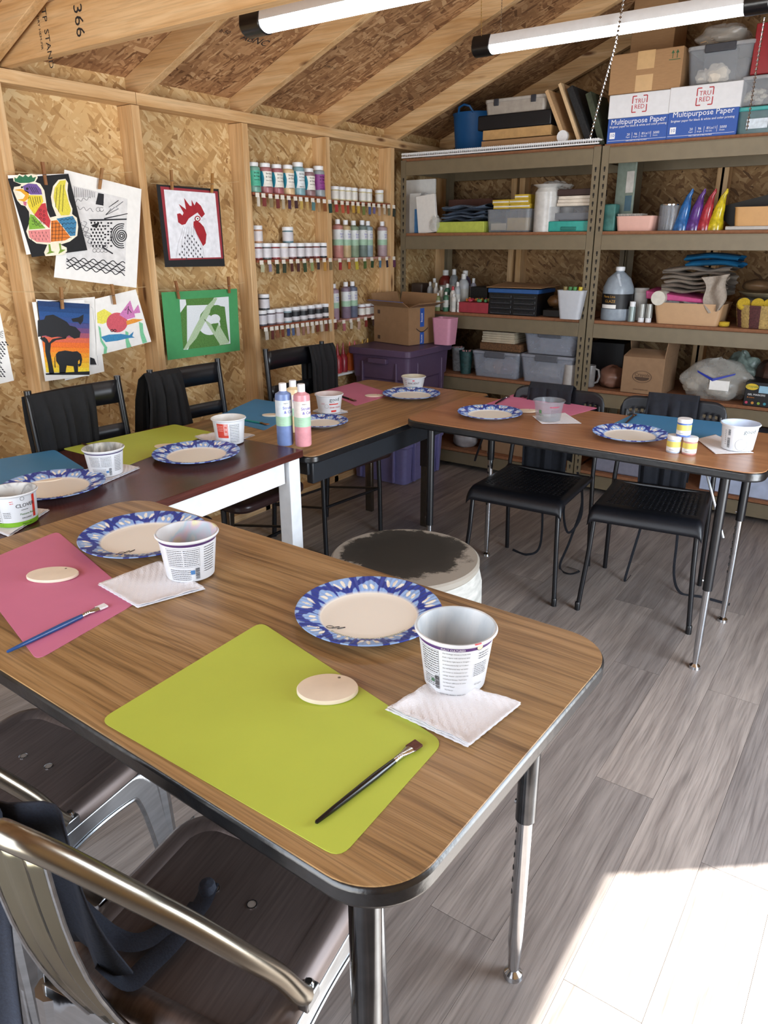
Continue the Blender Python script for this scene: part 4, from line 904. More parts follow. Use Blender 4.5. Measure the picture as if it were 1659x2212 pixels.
def wjar(y,z,col,label,grp,r=.0235,h=.068,lab='#dddbd4',x=-2.758,lab2=None): return jar((x,y,z),label,P('gz'+col,col,.35),r,h,group=grp,lab=lab,lab2=lab2,words=False)
for i_,y in enumerate((3.478,3.535,3.592,3.648,3.735,3.79,3.905)): wjar(y,ZR[1],'#cfc49a',ORD[i_]+' small cream-label jar from the left on the upper right rack','small jars of the upper right rack',.0255,.072)
swatches(3.41,4.02,ZR[1]-.004,['#b03032','#c8553a','#a83a2c','#c99a36','#c8a23a','#6f7a3a','#3f5588','#5d5490','#b89a84','#c4b49c','#6e6a4a','#20261f'],'glaze swatches of the upper right rack',-.01)
rail(2.80,3.40,ZR[2],'narrow rack shelf holding a full row of white-capped jars')
for i in range(9):
    wjar(2.842+.0645*i,ZR[2],('#7a2f2f','#5a5a5a','#8a3436','#c9b9a8','#6a3a3a','#3a3a3a','#5a2a2a','#7a3a38','#1f2a30')[i],ORD[i]+' white-capped jar from the left in the full row of the middle left rack','white-capped jars in the middle left rack row',.0285,.078,lab='#d5d2d6')
wjar(2.852,ZR[2]+.0785,'#b38a6a','white-capped jar stacked at the left end of the middle left row','jars stacked on the middle left row',.0265,.082,lab='#dcd8da')
wjar(3.078,ZR[2]+.0785,'#5f7f88','white-capped jar stacked near the middle of the middle left row','jars stacked on the middle left row',.0285,.078,lab='#cfcdd2')
swatches(2.80,3.40,ZR[2]-.004,['#b9b894','#8a7f96','#26301f','#2f3a2c','#4a2320','#4a2a28','#33452c','#8c9a62','#3a3030','#c08a3a','#7a6a4a'],'glaze swatches of the middle left rack')
rail(3.42,4.02,ZR[3],'narrow rack shelf holding six tall squeeze bottles',mat=P('pink_rail','#b5877a',.6))
for i,(y,c,h) in enumerate(((3.503,'#c0685e',.205),(3.575,'#c9a86a',.202),(3.65,'#6f8f6a',.20),(3.735,'#4f6a62',.203),(3.79,'#7f9fae',.20),(3.94,'#a98a96',.20))):
    squeeze_bottle((-2.762,y,ZR[3]),'tall squeeze bottle of '+('salmon','cream','sage green','dark green','pale blue','mauve')[i]+' glaze on the middle right rack',P('gzm'+c,mute(c,.38,(165,160,155)),.35),.031 if i<5 else .030,h,group='tall bottles of the middle right rack',text=True,face=-.5,lab='#d5d8d8',strip='#9dbfa4')
swatches(3.42,4.04,ZR[3]-.004,['#9a2730','#c0602a','#cdbb3a','#46602c','#26442a','#4a7a9a','#26243c','#5a2448'],'glaze swatches of the middle right rack')
rail(2.81,3.41,ZR[4],'narrow rack shelf holding dark-label jars')
for i in range(9):
    dk=i>2
    wjar(2.846+.0645*i,ZR[4],('#4a4a52','#5a5058','#8f7f84','#8fa8b0','#6a6a6a','#8a8a8a','#5a5a60','#8a7a7a','#4a4a4a')[i],ORD[i]+' jar from the left, '+('dark-label' if dk else 'pale-label')+', in the lower left rack row','jars in the lower left rack row',.0285,.078,lab='#25272a' if dk else '#d0ced4',lab2='#d0ced0')
wjar(2.872,ZR[4]+.0785,'#3a3f44','white-capped jar stacked at the left end of the lower left row',None,.0285,.078,lab='#cfcdd2')
swatches(2.81,3.42,ZR[4]-.006,['#c8bfae','#5a2320','#8a5232','#7a3a22','#2a3a72','#4a5f8a','#c4a89a','#9a6a5a','#c8a898','#d0c4ac','#6a2c1c','#c9bfae','#6f2f20','#c9b89a','#6a2c22'],'glaze swatches of the lower left rack',-.01)
rail(3.44,3.98,ZR[5],'narrow rack shelf with purple glaze bottles and small jars',mat=P('pink_rail','#b5877a',.6))
for i,(y,c,h) in enumerate(((3.452,'#a07f90',.20),(3.565,'#6f5a70',.205),(3.63,'#4a5570',.205))): squeeze_bottle((-2.762,y,ZR[5]),'tall squeeze bottle on the lower right rack, '+('mauve, half hidden by the stud','dull purple','slate blue')[i],P('gzm'+c,mute(c,.3,(150,146,150)),.35),.030,h,group='tall bottles of the lower right rack',face=-.5,lab='#d5d8d8',strip='#9dbfa4')
for i,y in enumerate((3.71,3.765,3.82,3.875)): wjar(y,ZR[5],'#8a5a50',ORD[i]+' small white jar right of the slate blue bottle','small jars on the lower right rack',.0255,.07)
swatches(3.44,3.96,ZR[5]-.004,['#b0606a','#d6ccb8','#c4a08c','#7a2622','#2c1a1a','#c8b8a8','#20181c'],'glaze swatches of the lower right rack')
rail(3.40,3.98,.655,'white shelf board with red and orange squeeze bottles',mat=white_pt,dep=.09)
for i,(y,c,l) in enumerate(((3.47,'#a02c34','red'),(3.525,'#8a2430','dark red'),(3.59,'#c8602a','orange'),(3.64,'#b8485a','pink'),(3.72,'#cfa232','yellow'),(3.775,'#c99a2c','amber'))):
    t=thing('nozzle_bottle','small '+l+' squeeze bottle with pointed nozzle behind the apron chair','bottle',(-2.76,y,.655),0,'pointed nozzle bottles')
    MB().lathe([(.024,0),(.026,.01),(.026,.085),(.012,.105)],16).build('body',P('nz'+c,c,.3),t); MB().lathe([(.012,.104),(.009,.12),(.003,.17),(0,.17)],12,cap=(True,False)).build('nozzle',P('nzt'+c,c,.3),t)
rail(2.86,3.36,.565,'white shelf board behind the chair holding dark jars',mat=white_pt,dep=.08)
for i in range(7): wjar(2.90+.063*i,.565,'#33363c',ORD[i]+' dark white-capped jar from the left behind the chair back','jars seen through the chair back',.0275,.072,lab='#8a8a8c')
# ================================================================ ARTWORK PINNED TO THE LEFT WALL
def c4(p): return (p[0]/3.072,350+p[1]/3.072)
class Art:
    def __init__(s,name,label,X=-2.694,cat='artwork'):
        s.t=None; s.name=name; s.label=label; s.X=X; s.k=0; s.cat=cat; s.o=None
    def pt(s,p,e=0): v=onx(*c4(p),s.X); v.x+=e; return v
    def sheet(s,pts,mat):
        mb=MB().slab([s.pt(p) for p in pts],(.0008,0,0))
        if s.o is None: s.o=tag(mb.build(s.name,mat),s.label,s.cat,'artworks pinned to the wall')
        else: mb.build('backing_sheet',mat,s.o)
    def layer(s,nm_,polys,mat,e):
        mb=MB()
        for p in polys: mb.add([s.pt(q,e) for q in p],[list(range(len(p)))])
        mb.build(nm_,mat,s.o,fix=False)
    def strokes(s,nm_,lines,w,mat,e):
        mb=MB()
        for ln in lines:
            L_=[];R_=[]
            for i,p in enumerate(ln):
                a=ln[max(i-1,0)]; b=ln[min(i+1,len(ln)-1)]; dx,dy=b[0]-a[0],b[1]-a[1]; d=math.hypot(dx,dy) or 1; nx,ny=-dy/d*w/2,dx/d*w/2
                L_.append((p[0]+nx,p[1]+ny)); R_.append((p[0]-nx,p[1]-ny))
            b0=len(mb.v); mb.v+=[tuple(s.pt(q,e)) for q in L_+R_]; n=len(ln)
            for i in range(n-1): mb.f.append([b0+i,b0+i+1,b0+n+i+1,b0+n+i]); mb.m.append(0); mb.sm.append(False)
        mb.build(nm_,mat,s.o,fix=False)
def ink(c): return P('crayon_'+c,c,.8,0,.12,200)
def wav(x0,y0,x1,y1,amp,n,ph=0,st=40):
    out=[]; dx,dy=x1-x0,y1-y0; d=math.hypot(dx,dy)
    for i in range(st+1):
        t=i/st; o_=amp*sin(2*PI*n*t+ph); out.append((x0+dx*t-dy/d*o_,y0+dy*t+dx/d*o_))
    return out
# patterned drawing
a=Art('drawing','large white sheet with black patterned line drawing',-2.700)
a.sheet([(427,50),(938,180),(905,835),(357,765)],paper_w)
a.layer('drawing_ground',[[(480,155),(845,245),(828,745),(432,680),(450,560)]],P('pencil_grey','#dcdbda',.8),.0012)
a.layer('ink_fill',[[(650,205),(688,213),(685,290),(633,280)],[(600,420),(660,400),(640,440)],[(585,380),(840,375),(838,384),(600,392)],[(688,372),(845,340),(846,345),(690,380)],[(676,560),(750,605),(745,612),(676,570)]]+
  [[(600+22*i+(j%2)*11,395+22*j),(611+22*i+(j%2)*11,398+22*j),(609+22*i+(j%2)*11,412+22*j),(598+22*i+(j%2)*11,407+22*j)] for i in range(4) for j in range(8)]+
  [[(690+20*i,400+19*j),(704+20*i,400+19*j),(702+20*i,411+19*j),(689+20*i,410+19*j)] for i in range(3) for j in range(9) if (i+j)%3],darkink,.0016)
mz=[wav(440,640+14*k,828,672+18*k,7 if k%2 else 10,6,k*1.9,60) for k in range(5)]
a.strokes('ink_lines',mz,6,darkink,.0018)
a.strokes('ink_lines',[[(805+r_*cos(th/12*PI),490+r_*1.15*sin(th/12*PI)) for th in range(25) if 805+r_*cos(th/12*PI)<842] if r_<38 else [(805+r_*cos(th/12*PI),490+r_*1.15*sin(th/12*PI)) for th in range(5,20)] for r_ in (10,20,32,46,58,70)],7,darkink,.0018)
a.strokes('ink_lines',[[(785,255),(735,290),(760,300),(700,350),(735,310),(720,300),(785,255)],[(815,262),(765,300),(785,310),(700,352)]],5,P('pencil_dark','#6a6a6e',.8),.0018)
a.strokes('ink_lines',[wav(488,260,600,240,9,3),wav(490,300,620,320,10,3,2),wav(540,400,600,560,9,4),wav(560,390,610,540,9,4,2),wav(530,430,580,500,10,3)]+[[(495+12*k,165+3*k),(492+12*k,235)] for k in range(12)],3.2,P('pencil_dark','#6a6a6e',.8),.0018)
a.strokes('ink_lines',[circ(625+25*(k%4),560+28*(k//4),12,12) for k in range(8)]+[circ(650+22*(k%2),265+50*(k//2),14,10) for k in range(4)],2.5,darkink,.0018)
# rooster card
a=Art('rooster_card','black card with a brightly coloured paper rooster',-2.690)
a.sheet([(50,88),(440,78),(560,560),(175,615)],paper_w); a.sheet([(50,110),(452,78),(578,585),(210,632)],black_card)
e=.0022
for s_ in a.o.children: s_.location.x+=.001
a.layer('cut_paper',[[(85,190),(92,165),(128,160),(140,150),(88,128),(84,105),(105,95),(125,78),(150,88),(185,82),(205,78),(245,85),(248,105),(232,132),(265,145),(292,190),(303,260),(310,320),(330,368),(372,358),(345,290),(335,230),(350,160),(385,118),(432,112),(450,140),(445,190),(455,250),(478,310),(476,345),(508,370),(517,430),(510,490),(460,528),(400,548),(440,568),(442,592),(420,615),(360,620),(300,625),(290,600),(312,548),(240,540),(188,505),(172,460),(195,395),(190,330),(165,292),(138,285),(112,255)]],P('card_cream','#efe6cf',.8),e)
A_=[('#2f6f4c',[(95,130),(92,102),(108,110),(125,88),(150,100),(165,84),(185,100),(205,86),(215,105),(238,98),(225,128),(190,138),(130,140)]),('#6f5496',[(148,160),(185,142),(240,147),(270,182),(277,216),(200,216),(160,192)]),('#e2a32c',[(90,185),(140,178),(187,200),(190,240),(158,264),(112,250),(150,245),(165,222),(135,196)]),('#c96a86',[(150,262),(175,265),(170,292),(155,285)]),
('#e0cb38',[(190,220),(275,222),(285,262),(225,350),(190,300),(178,270)]),('#c23b42',[(270,278),(300,272),(315,350),(333,390),(325,440),(225,352)]),('#7fae3c',[(198,345),(225,355),(300,440),(190,448),(188,400)]),('#e08a88',[(185,456),(330,446),(333,535),(240,530),(193,500)]),('#dc7a2c',[(336,390),(376,386),(465,500),(430,520),(335,530)]),('#3f7fa6',[(372,376),(480,358),(505,400),(497,488),(464,492)]),('#dccf48',[(352,235),(360,172),(395,124),(435,120),(428,170),(448,250),(468,320),(458,352),(402,355),(368,300)]),('#7a9a38',[(318,545),(330,545),(338,590),(362,598),(330,606),(304,612),(322,594)]),('#7a9a38',[(388,540),(400,540),(405,580),(434,582),(405,600),(383,610),(395,584)])]
for c,pl in A_: a.layer('coloured_patch',[pl],ink(c),e+.0006)
a.layer('eye',[circ(177,178,9,10),circ(142,168,7,10)],darkink,e+.0012)
a.strokes('ink_lines',[[(190+14*k,160+2*k),(215+12*k,205)] for k in range(4)]+[[(195+16*k,230),(215+12*k,300-8*k)] for k in range(5)]+[wav(210,365+22*k,235+22*k,400+14*k,5,3) for k in range(3)]+[[(345+22*k,392+5*k),(342+22*k,525)] for k in range(4)]+[[(337,410+24*k),(400+18*k,405+24*k)] for k in range(5)]+[wav(390,385,490,375,5,4),wav(405,410,500,405,5,4),wav(425,440,500,440,5,3),wav(445,465,495,470,5,2)]+[[(375,170),(365,300)],[(400,150),(385,330)],[(420,150),(410,330)]]+[[(205+24*k+8*(j%2),462+22*j),(208+24*k+8*(j%2),475+22*j)] for k in range(5) for j in range(3)],2.6,darkink,e+.0012)
a.strokes('ink_rings',[circ(265+24*k,320+26*j+8*k,7,8)+[(272+24*k,320+26*j+8*k)] for k in range(2) for j in range(4)],2.2,darkink,e+.0012)
# red rooster head
a=Art('rooster_print','red and white rooster head on a black card',-2.702)
a.sheet([(1037,148),(1450,180),(1492,692),(1095,697)],black_card)
a.layer('mat_board',[[(1062,162),(1443,195),(1480,640),(1120,652)]],P('red_card','#96303a',.8),.0014)
a.layer('white_ground',[[(1085,182),(1425,208),(1465,632),(1130,640)]],P('cool_white_paper','#e6e8ee',.8),.0020)
red=P('red_paint','#a01c28',.6)
a.layer('comb',[[(1180,400),(1172,345),(1192,340),(1208,355),(1216,338),(1183,278),(1232,315),(1218,238),(1256,290),(1270,292),(1268,250),(1288,288),(1300,262),(1330,290),(1357,345),(1335,370),(1308,335),(1285,350),(1250,375),(1228,412),(1205,418)]],red,.0026)
a.layer('wattle',[[(1282,395),(1300,388),(1325,402),(1350,430),(1368,480),(1362,540),(1345,558),(1325,520),(1302,475),(1280,430)],circ(1308,376,20,16)],red,.0026)
a.layer('eye',[circ(1308,376,13,14)],paper_w,.0030); a.layer('pupil',[circ(1308,376,5,10)],darkink,.0034)
rd=random.Random(4); fe=[]
for j in range(9):
    for k in range(6):
        x=1180+j*0-0+k*30+(j%2)*14-j*1; y=470+j*19+k*4
        if x<1175+6*(8-j) or x>1290+j*9 or y>630: continue
        fe.append([(x,y),(x+7,y+8),(x+6,y+20),(x-2,y+12)])
a.layer('feather_marks',fe,P('feather_grey','#4a4a52',.8),.0026)
a.strokes('ink_lines',[[(1215,420),(1200,480),(1180,540),(1166,632)],[(1282,420),(1310,500),(1345,580),(1352,632)],[(1330,365),(1362,378),(1335,388)]]+[[(1225+14*k,430),(1205+20*k,520),(1195+26*k,620)] for k in range(5)],1.6,P('pencil_mid','#a5a5ac',.8),.0028)
# green abstract
a=Art('abstract_drawing','green card with pale letter-like abstract shapes',-2.702)
a.sheet([(1070,865),(1572,840),(1592,1250),(1113,1315)],P('green_card','#44935a',.8,0,.04))
a.layer('drawing_ground',[[(1190,912),(1515,893),(1530,1210),(1215,1245)]],P('dark_green_crayon','#4d7a38',.8,0,.25,180),.0014)
wh=P('pale_crayon','#d9dfe2',.8,0,.06,200); mg=P('mid_green_crayon','#a9bf9c',.8,0,.15,200)
a.layer('pale_shape',[[(1190,912),(1230,912),(1235,945),(1195,1000)],[(1420,900),(1515,893),(1527,1205),(1450,1215),(1520,1190),(1500,1050),(1490,960),(1390,945)],[(1238,952),(1380,948),(1330,1010),(1300,1120),(1245,1245),(1215,1245),(1240,1200)],circ(1388,1082,72,24,66)],wh,.0018)
a.layer('mid_shape',[[(1365,960),(1395,930),(1425,900),(1440,905),(1380,1020),(1300,1170),(1235,1245),(1218,1240),(1290,1100)],[(1350,1040),(1400,1075),(1440,1060),(1520,1200),(1460,1215),(1400,1120)]],mg,.0022)
a.layer('dark_shape',[circ(1437,1000,46,20,52)+[]],P('dark_green_crayon','#4d7a38',.8,0,.25,180),.0026); a.layer('pale_shape',[circ(1425,1040,34,18,30)],wh,.0030)
a.layer('dark_shape',[[(1398,1075),(1448,1068),(1425,1128)]],P('dark_green_crayon','#4d7a38',.8),.0030)
# behind sheet with grey drawing
a=Art('drawing','white sheet with a small grey drawing behind the elephant painting',-2.708)
a.sheet([(425,912),(628,895),(692,1390),(430,1450)],paper_w); a.strokes('ink_lines',[[(600,960),(615,970),(650,1350),(600,1350)]],2,P('pencil_mid','#a5a5ac',.8),.0014)
a.layer('ink_fill',[[(597,1345),(640,1345),(625,1305),(597,1295)]],darkink,.0014)
# sunset painting
a=Art('sunset_painting','sunset painting with a black elephant and acacia tree',-2.698)
a.sheet([(212,930),(560,912),(560,1420),(300,1455)],paper_w); a.sheet([(238,910),(595,935),(592,1420),(300,1412)],paper_w)
gr=['#1f3c6a','#1f4478','#27508a','#32508c','#4a4c84','#6e4a78','#a2556a','#d8674a','#e8702e','#ee8226','#f0982a','#f3ae2c','#f4c232','#f6d33a']
for k,c in enumerate(gr):
    f0,f1=k/len(gr),(k+1)/len(gr); lx=lambda f:245+60*f; rx=lambda f: 592-2*f; ty=lambda f: 920+475*f; ry=lambda f:942+455*f
    a.layer('sky_band',[[(lx(f0),ty(f0)),(rx(f0),ry(f0)),(rx(f1),ry(f1)+1),(lx(f1),ty(f1)+1)]],ink(c),.0022)
sil=P('silhouette_black','#15171c',.6)
a.layer('tree',[[(248,1050),(290,1045),(300,1020),(350,1012),(395,1035),(440,1060),(460,1085),(500,1095),(532,1130),(525,1165),(490,1172),(455,1150),(430,1165),(380,1158),(340,1165),(300,1150),(250,1160)],[(292,1160),(310,1175),(322,1200),(345,1175),(395,1165),(440,1160),(435,1172),(370,1182),(335,1205),(330,1260),(345,1340),(358,1405),(325,1408),(315,1340),(298,1260),(296,1200),(262,1170),(270,1165)],[(470,1040),(520,1030),(552,1010),(548,1055),(530,1080),(515,1062),(480,1060)]],sil,.0028)
a.layer('elephant',[[(368,1275),(385,1258),(430,1250),(480,1258),(510,1255),(535,1275),(543,1310),(535,1350),(520,1360),(514,1342),(528,1335),(525,1310),(515,1322),(515,1400),(492,1400),(485,1355),(440,1350),(432,1400),(392,1402),(390,1350),(370,1320)],[(368,1280),(362,1300),(366,1365),(360,1362),(358,1300)],[(300,1402),(592,1388),(592,1412),(302,1412)]],sil,.0028)
# fish
a=Art('fish_drawing','white sheet with colourful overlapping fish and seaweed',-2.704)
a.sheet([(630,908),(900,845),(1003,1192),(640,1285)],paper_w)
a.layer('fish',[[(642,1000),(690,975),(740,1005),(715,1060),(680,1075),(645,1068)]],ink('#e5dc5a'),.0014)
a.layer('fish',[circ(775,1065,70,24,66)],ink('#cf5a66'),.0018)
a.layer('fish',[[(790,1015),(862,918),(885,990),(915,945),(930,1000),(890,1005),(895,1030),(840,1045)]],ink('#cf7fb8'),.0020)
a.layer('fish',[[(835,1055),(880,1040),(950,1045),(900,1065),(840,1082)]],ink('#e79a3c'),.0022)
a.layer('fish',[[(668,1160),(720,1145),(800,1140),(855,1150),(885,1125),(875,1155),(892,1165),(850,1168),(780,1185),(700,1195)]],ink('#3a86b5'),.0024)
a.layer('seaweed',[[(650,1085),(665,1100),(675,1180),(710,1230),(705,1270),(685,1272),(690,1230),(665,1190)],[(830,1120),(850,1130),(852,1180),(870,1225),(840,1235),(832,1190)],[(920,1060),(945,1070),(950,1130),(975,1195),(945,1205),(930,1150)]],ink('#7cc79a'),.0020)
a.strokes('ink_lines',[[(825,985),(850,955),(845,1010)],[(850,975),(870,1000)],circ(740,1118,8,10)+[(748,1118)],circ(760,1118,8,10)+[(768,1118)]],4,darkink,.0030)
# checked drawing at the left picture edge
a=Art('drawing','white sheet with zigzag checks cut off by the left edge',-2.700)
a.sheet([(-160,960),(0,1000),(92,1450),(-120,1500)],paper_w)
a.layer('ink_fill',[[(-60+22*i+(j%2)*11,1190+15*j),(-48+22*i+(j%2)*11,1192+15*j),(-40+22*i+(j%2)*11,1203+15*j),(-52+22*i+(j%2)*11,1201+15*j)] for i in range(5) for j in range(16) if i*22<90+(10-j)*1-30*sin(j/16*PI)],darkink,.0016)
a.strokes('ink_lines',[wav(-60,1130+12*k,20,1125+12*k,4,3,k) for k in range(4)],3,darkink,.0016)
# clothespins and strings
def pin(p0,p1,label,c='#9a6f42'):
    a0=onx(*c4(p0),-2.690); b0=onx(*c4(p1),-2.686); d=(b0-a0); t=thing('clothespin',label,'clothespin',(a0.x,a0.y,a0.z),0,'wooden clothespins holding the artworks')
    mb=MB(); 
    w=.005
    for s in (0,1): MB().slab([(.000+.006*s,-w,0),(.000+.006*s,w,0),(.000+.004*s,d.y+w,d.z),(.000+.004*s,d.y-w,d.z)],(.004,0,0)).build('prong',P('pin_'+c,c,.6,0,.15,60),t)
    MB().tube([(.006,d.y*.55-.007,d.z*.55),(.012,d.y*.55,d.z*.55),(.006,d.y*.55+.007,d.z*.55)],.0012,6).build('spring',steel,t)
pin((275,0),(305,152),'clothespin holding the rooster card','#8a5a34'); pin((672,40),(660,180),'clothespin holding the patterned drawing')
pin((1130,52),(1143,185),'left clothespin of the red rooster print'); pin((1405,75),(1406,205),'right clothespin of the red rooster print','#a5773f')
pin((398,830),(415,975),'clothespin holding the sunset painting'); pin((735,810),(762,945),'clothespin holding the fish drawing')
pin((1160,788),(1188,908),'left clothespin of the green abstract','#8a5a34'); pin((1510,760),(1522,870),'right clothespin of the green abstract','#8a5a34')
for (p,q,l) in (((20,60),(875,65),'thin string above the rooster card'),((1000,140),(1585,130),'thin string above the red rooster print'),((60,860),(968,828),'thin string above the sunset painting'),((1040,850),(1620,800),'thin string above the green abstract')):
    A0=onx(*c4(p),-2.7125); B0=onx(*c4(q),-2.7125); mdl=(A0+B0)/2-Vector((0,0,.015)); tag(MB().tube([A0,mdl,B0],.0007,5).build('string',P('string','#c9b58a',.8)),l,'string')
# ================================================================ STEEL SHELVING
SY=4.06; SD=.58; LV=[1.852,1.437,.981,.605,.125]
def unit(x0,x1,label):
    t=thing('steel_shelving',label,'shelving',((x0+x1)/2,SY+SD/2,0))
    hw=(x1-x0)/2; hd=SD/2
    slotm=P('slot_dark','#1c1814',.8)
    for sx in (-1,1):
        for sy in (-1,1):
            x=sx*(hw-.0185); y=sy*hd
            u=MB().box((x,y-sy*.001,.922),(.037,.003,1.845)).box((sx*hw,y-sy*.02,.922),(.003,.04,1.845)).build('upright',shelf_metal,t)
            mb=MB(); n=44
            for k in range(n):
                z=.06+k*.041
                if any(L-.088<z<L+.008 for L in LV) : continue
                mb.box((x,y-sy*.001+(-.0022 if sy<0 else .0022),z),(.009,.001,.014)); mb.box((x,y-sy*.001+(-.0022 if sy<0 else .0022),z-.011),(.005,.001,.012))
            if mb.v:
                o=mb.build('keyhole_slots',slotm,u); o['kind']='stuff'
    for L in LV:
        for sy in (-1,1):
            y=sy*(hd-.006); MB().box((0,y-(.006 if sy<0 else -.006),L-.016-.038),(2*hw-.076,.010,.076)).box((0,y,L-.016-.002),(2*hw-.076,.030,.004)).build('beam',shelf_metal,t,bevel=.001)
        for sx in (-1,1): MB().box((sx*(hw-.006),0,L-.05),(.008,SD-.08,.055)).build('side_beam',shelf_metal,t)
        MB().box((0,0,L-.008),(2*hw-.012,SD-.012,.016)).build('shelf_board',shelf_board,t)
    return t
unit(-2.705,-1.478,'khaki steel shelving unit in the corner, behind the purple totes')
unit(-1.468,-.235,'khaki steel shelving unit on the right, under the paper boxes')
# ---- helpers for things on the shelves: x0,x1,yt are picture columns/rows read on the plane y=Y
def span(x0,x1,yt,yb,Y):
    ym=(yt+yb)/2; a=ony(x0,ym,Y).x; b_=ony(x1,ym,Y).x; return a,b_,ony((x0+x1)/2,yt,Y).z
def stand(x0,x1,yt,yb,lv,Y):
    a,b_,zt=span(x0,x1,yt,yb,Y); z0=LV[lv] if isinstance(lv,int) else lv; return (a+b_)/2,(b_-a),z0,zt-z0
def bx(name,label,cat,x0,x1,yt,yb,lv,Y,dep,mat,bevel=.003,group=None,rz=0):
    x,w,z0,h=stand(x0,x1,yt,yb,lv,Y)
    o=MB().box((0,0,h/2),(w,dep,h)).build(name,mat,None,(x,Y+dep/2,z0+.0005),rz,bevel=bevel); return tag(o,label,cat,group)
def face_text(o,s,size,u,v,Y,mat,align='L',sx=1): # lettering on a front (y-) face, local coordinates
    mb=MB(); write(mb,s,size,lambda a,b_: (a,Y-.0008,b_),u,v,align=align,sx=sx); return mb.build('print',mat,o,fix=False)
def bin_(name,label,cat,x0,x1,yt,yb,lv,Y,dep,mat,tap=.9,lid=None,rim=.008,fill=None,latch=None,group=None,wall=.004,rimmat=None):
    """open topped tapered box with rim; optional lid, filling, latches"""
    x,w,z0,h=stand(x0,x1,yt,yb,lv,Y); t=thing(name,label,cat,(x,Y+dep/2,z0+.0008),0,group); hl=h-(.02 if lid else 0)
    mb=MB(); ns=7*4
    def rg(k,z,kk=0): return [(px,py,z) for px,py in rrect(w*k-2*kk,dep*k-2*kk,min(.02,w*.15),6)]
    rows=[rg(tap,0),rg(tap+(1-tap)*.5,hl*.5),rg(.985,hl-.004),rg(1,hl-.004),rg(1,hl),rg(.985,hl,wall),rg(tap,.004,wall)]
    for r_ in rows: mb.v+=r_
    for j in range(len(rows)-1):
        for i in range(ns): mb.f.append([j*ns+i,j*ns+(i+1)%ns,(j+1)*ns+(i+1)%ns,(j+1)*ns+i]); mb.m.append(0); mb.sm.append(False)
    mb.f.append(list(range(ns))[::-1]); mb.m.append(0); mb.sm.append(False); mb.f.append([6*ns+i for i in range(ns)]); mb.m.append(0); mb.sm.append(False)
    mb.build('body',mat,t)
    if lid: MB().prism(rrect(w*1.01,dep*1.01,.02),hl+.0005,hl+.018).build('lid',lid,t,bevel=.004)
    if latch:
        for s in ((0,) if latch[1]==1 else (-.3,.3)): MB().box((w*s,-dep/2-.004,hl-.0),(w*latch[2],.008,.035)).build('latch',latch[0],t,bevel=.003)
    return t
def lump(c,s,seed=1,n=18,amp=.15,mb=None,m=0,fl=0):
    mb=mb or MB(); rd=random.Random(seed); ph=[rd.uniform(0,6) for _ in range(9)]; c=Vector(c)
    def f(i,j):
        a=2*PI*i; b_=PI*(j-.5); r=1+amp*(sin(3*a+ph[0])*cos(2*b_+ph[1])+.6*sin(5*a+ph[2]+3*b_)+.5*sin(7*b_+ph[3]+2*a))
        p=Vector((cos(a)*cos(b_)*r*s[0],sin(a)*cos(b_)*r*s[1],sin(b_)*r*s[2]))
        if p.z<-s[2]*.8: p.z=-s[2]*.8
        return c+p
    return mb.grid(n,n,f,m,cu=True)
def cloth_fold(name,label,cat,x0,x1,yt,yb,lv,Y,dep,mats_,seed=1,layers=4,group=None,wv=1.0):
    x,w,z0,h=stand(x0,x1,yt,yb,lv,Y); t=thing(name,label,cat,(x,Y+dep/2,z0+.001),0,group); rd=random.Random(seed)
    for k in range(layers):
        th=h/layers; z=k*th; ph=[rd.uniform(0,6) for _ in range(5)]; ww=w*rd.uniform(.88,1.0); xo=rd.uniform(-.04,.04)*w; 
        mb=MB()
        def f(i,j):
            a=(i-.5)*2; b_=2*PI*j; e=.5*th*(1+.25*wv*sin(4*a+ph[0])+.15*wv*sin(9*a+ph[1]))
            return (xo+a*ww/2+.006*sin(3*b_+ph[3]),-cos(b_)*dep*.48*(1+.05*sin(6*a+ph[2])),z+th*.5+sin(b_)*e+.006*wv*sin(5*a+ph[4])+(0 if wv>.5 else .012*(1-a*a)))
        mb.grid(22,14,f,cu=False); mb.build('fold',mats_[k%len(mats_)],t)
    return t
# ================================================================ TOP OF THE LEFT UNIT
# wire shelf lying on top
rack=thing('wire_rack','white ventilated wire shelf lying on top of the corner shelving unit','rack',(-2.08,4.20,LV[0]+.001))
mb=MB()
for y in (-.17,-.13,.13,.17): mb.tube([(-.60,y,.022),(.60,y,.022)],.004,8)
for y in (-.17,): mb.tube([(-.60,y,.004),(.60,y,.004)],.004,8)
mb.build('rail_wire',white_pl,rack,fix=False)
mb=MB()
for k in range(96): x=-.595+k*.0125; mb.box((x,0,.0265),(.002,.35,.002)); mb.box((x,-.172,.013),(.002,.002,.024))
o=mb.build('cross_wires',white_pl,rack,fix=False); o['kind']='stuff'
ZT=LV[0]+.030
# blue soft bucket
x,w,z0,h=stand(985,1052,228,312,ZT,4.17); bk=thing('bucket','blue flexible tub with handles on top of the corner shelving','bucket',(ony(985,270,4.46).x+.135,4.465,ZT))
bl_=P('blue_tub','#1c5f9f',.45,0,.04)
MB().lathe([(.110,0),(.118,.01),(.135,h*.95),(.142,h),(.134,h-.002),(.112,.012),(0,.012)],36,cap=(True,False)).build('body',bl_,bk)
for s in (-1,1): MB().tube([(.05,s*.125,h-.005),(.035,s*.145,h+.025),(0,s*.15,h+.035),(-.035,s*.145,h+.025),(-.05,s*.125,h-.005)],.007,8).build('handle',bl_,bk)
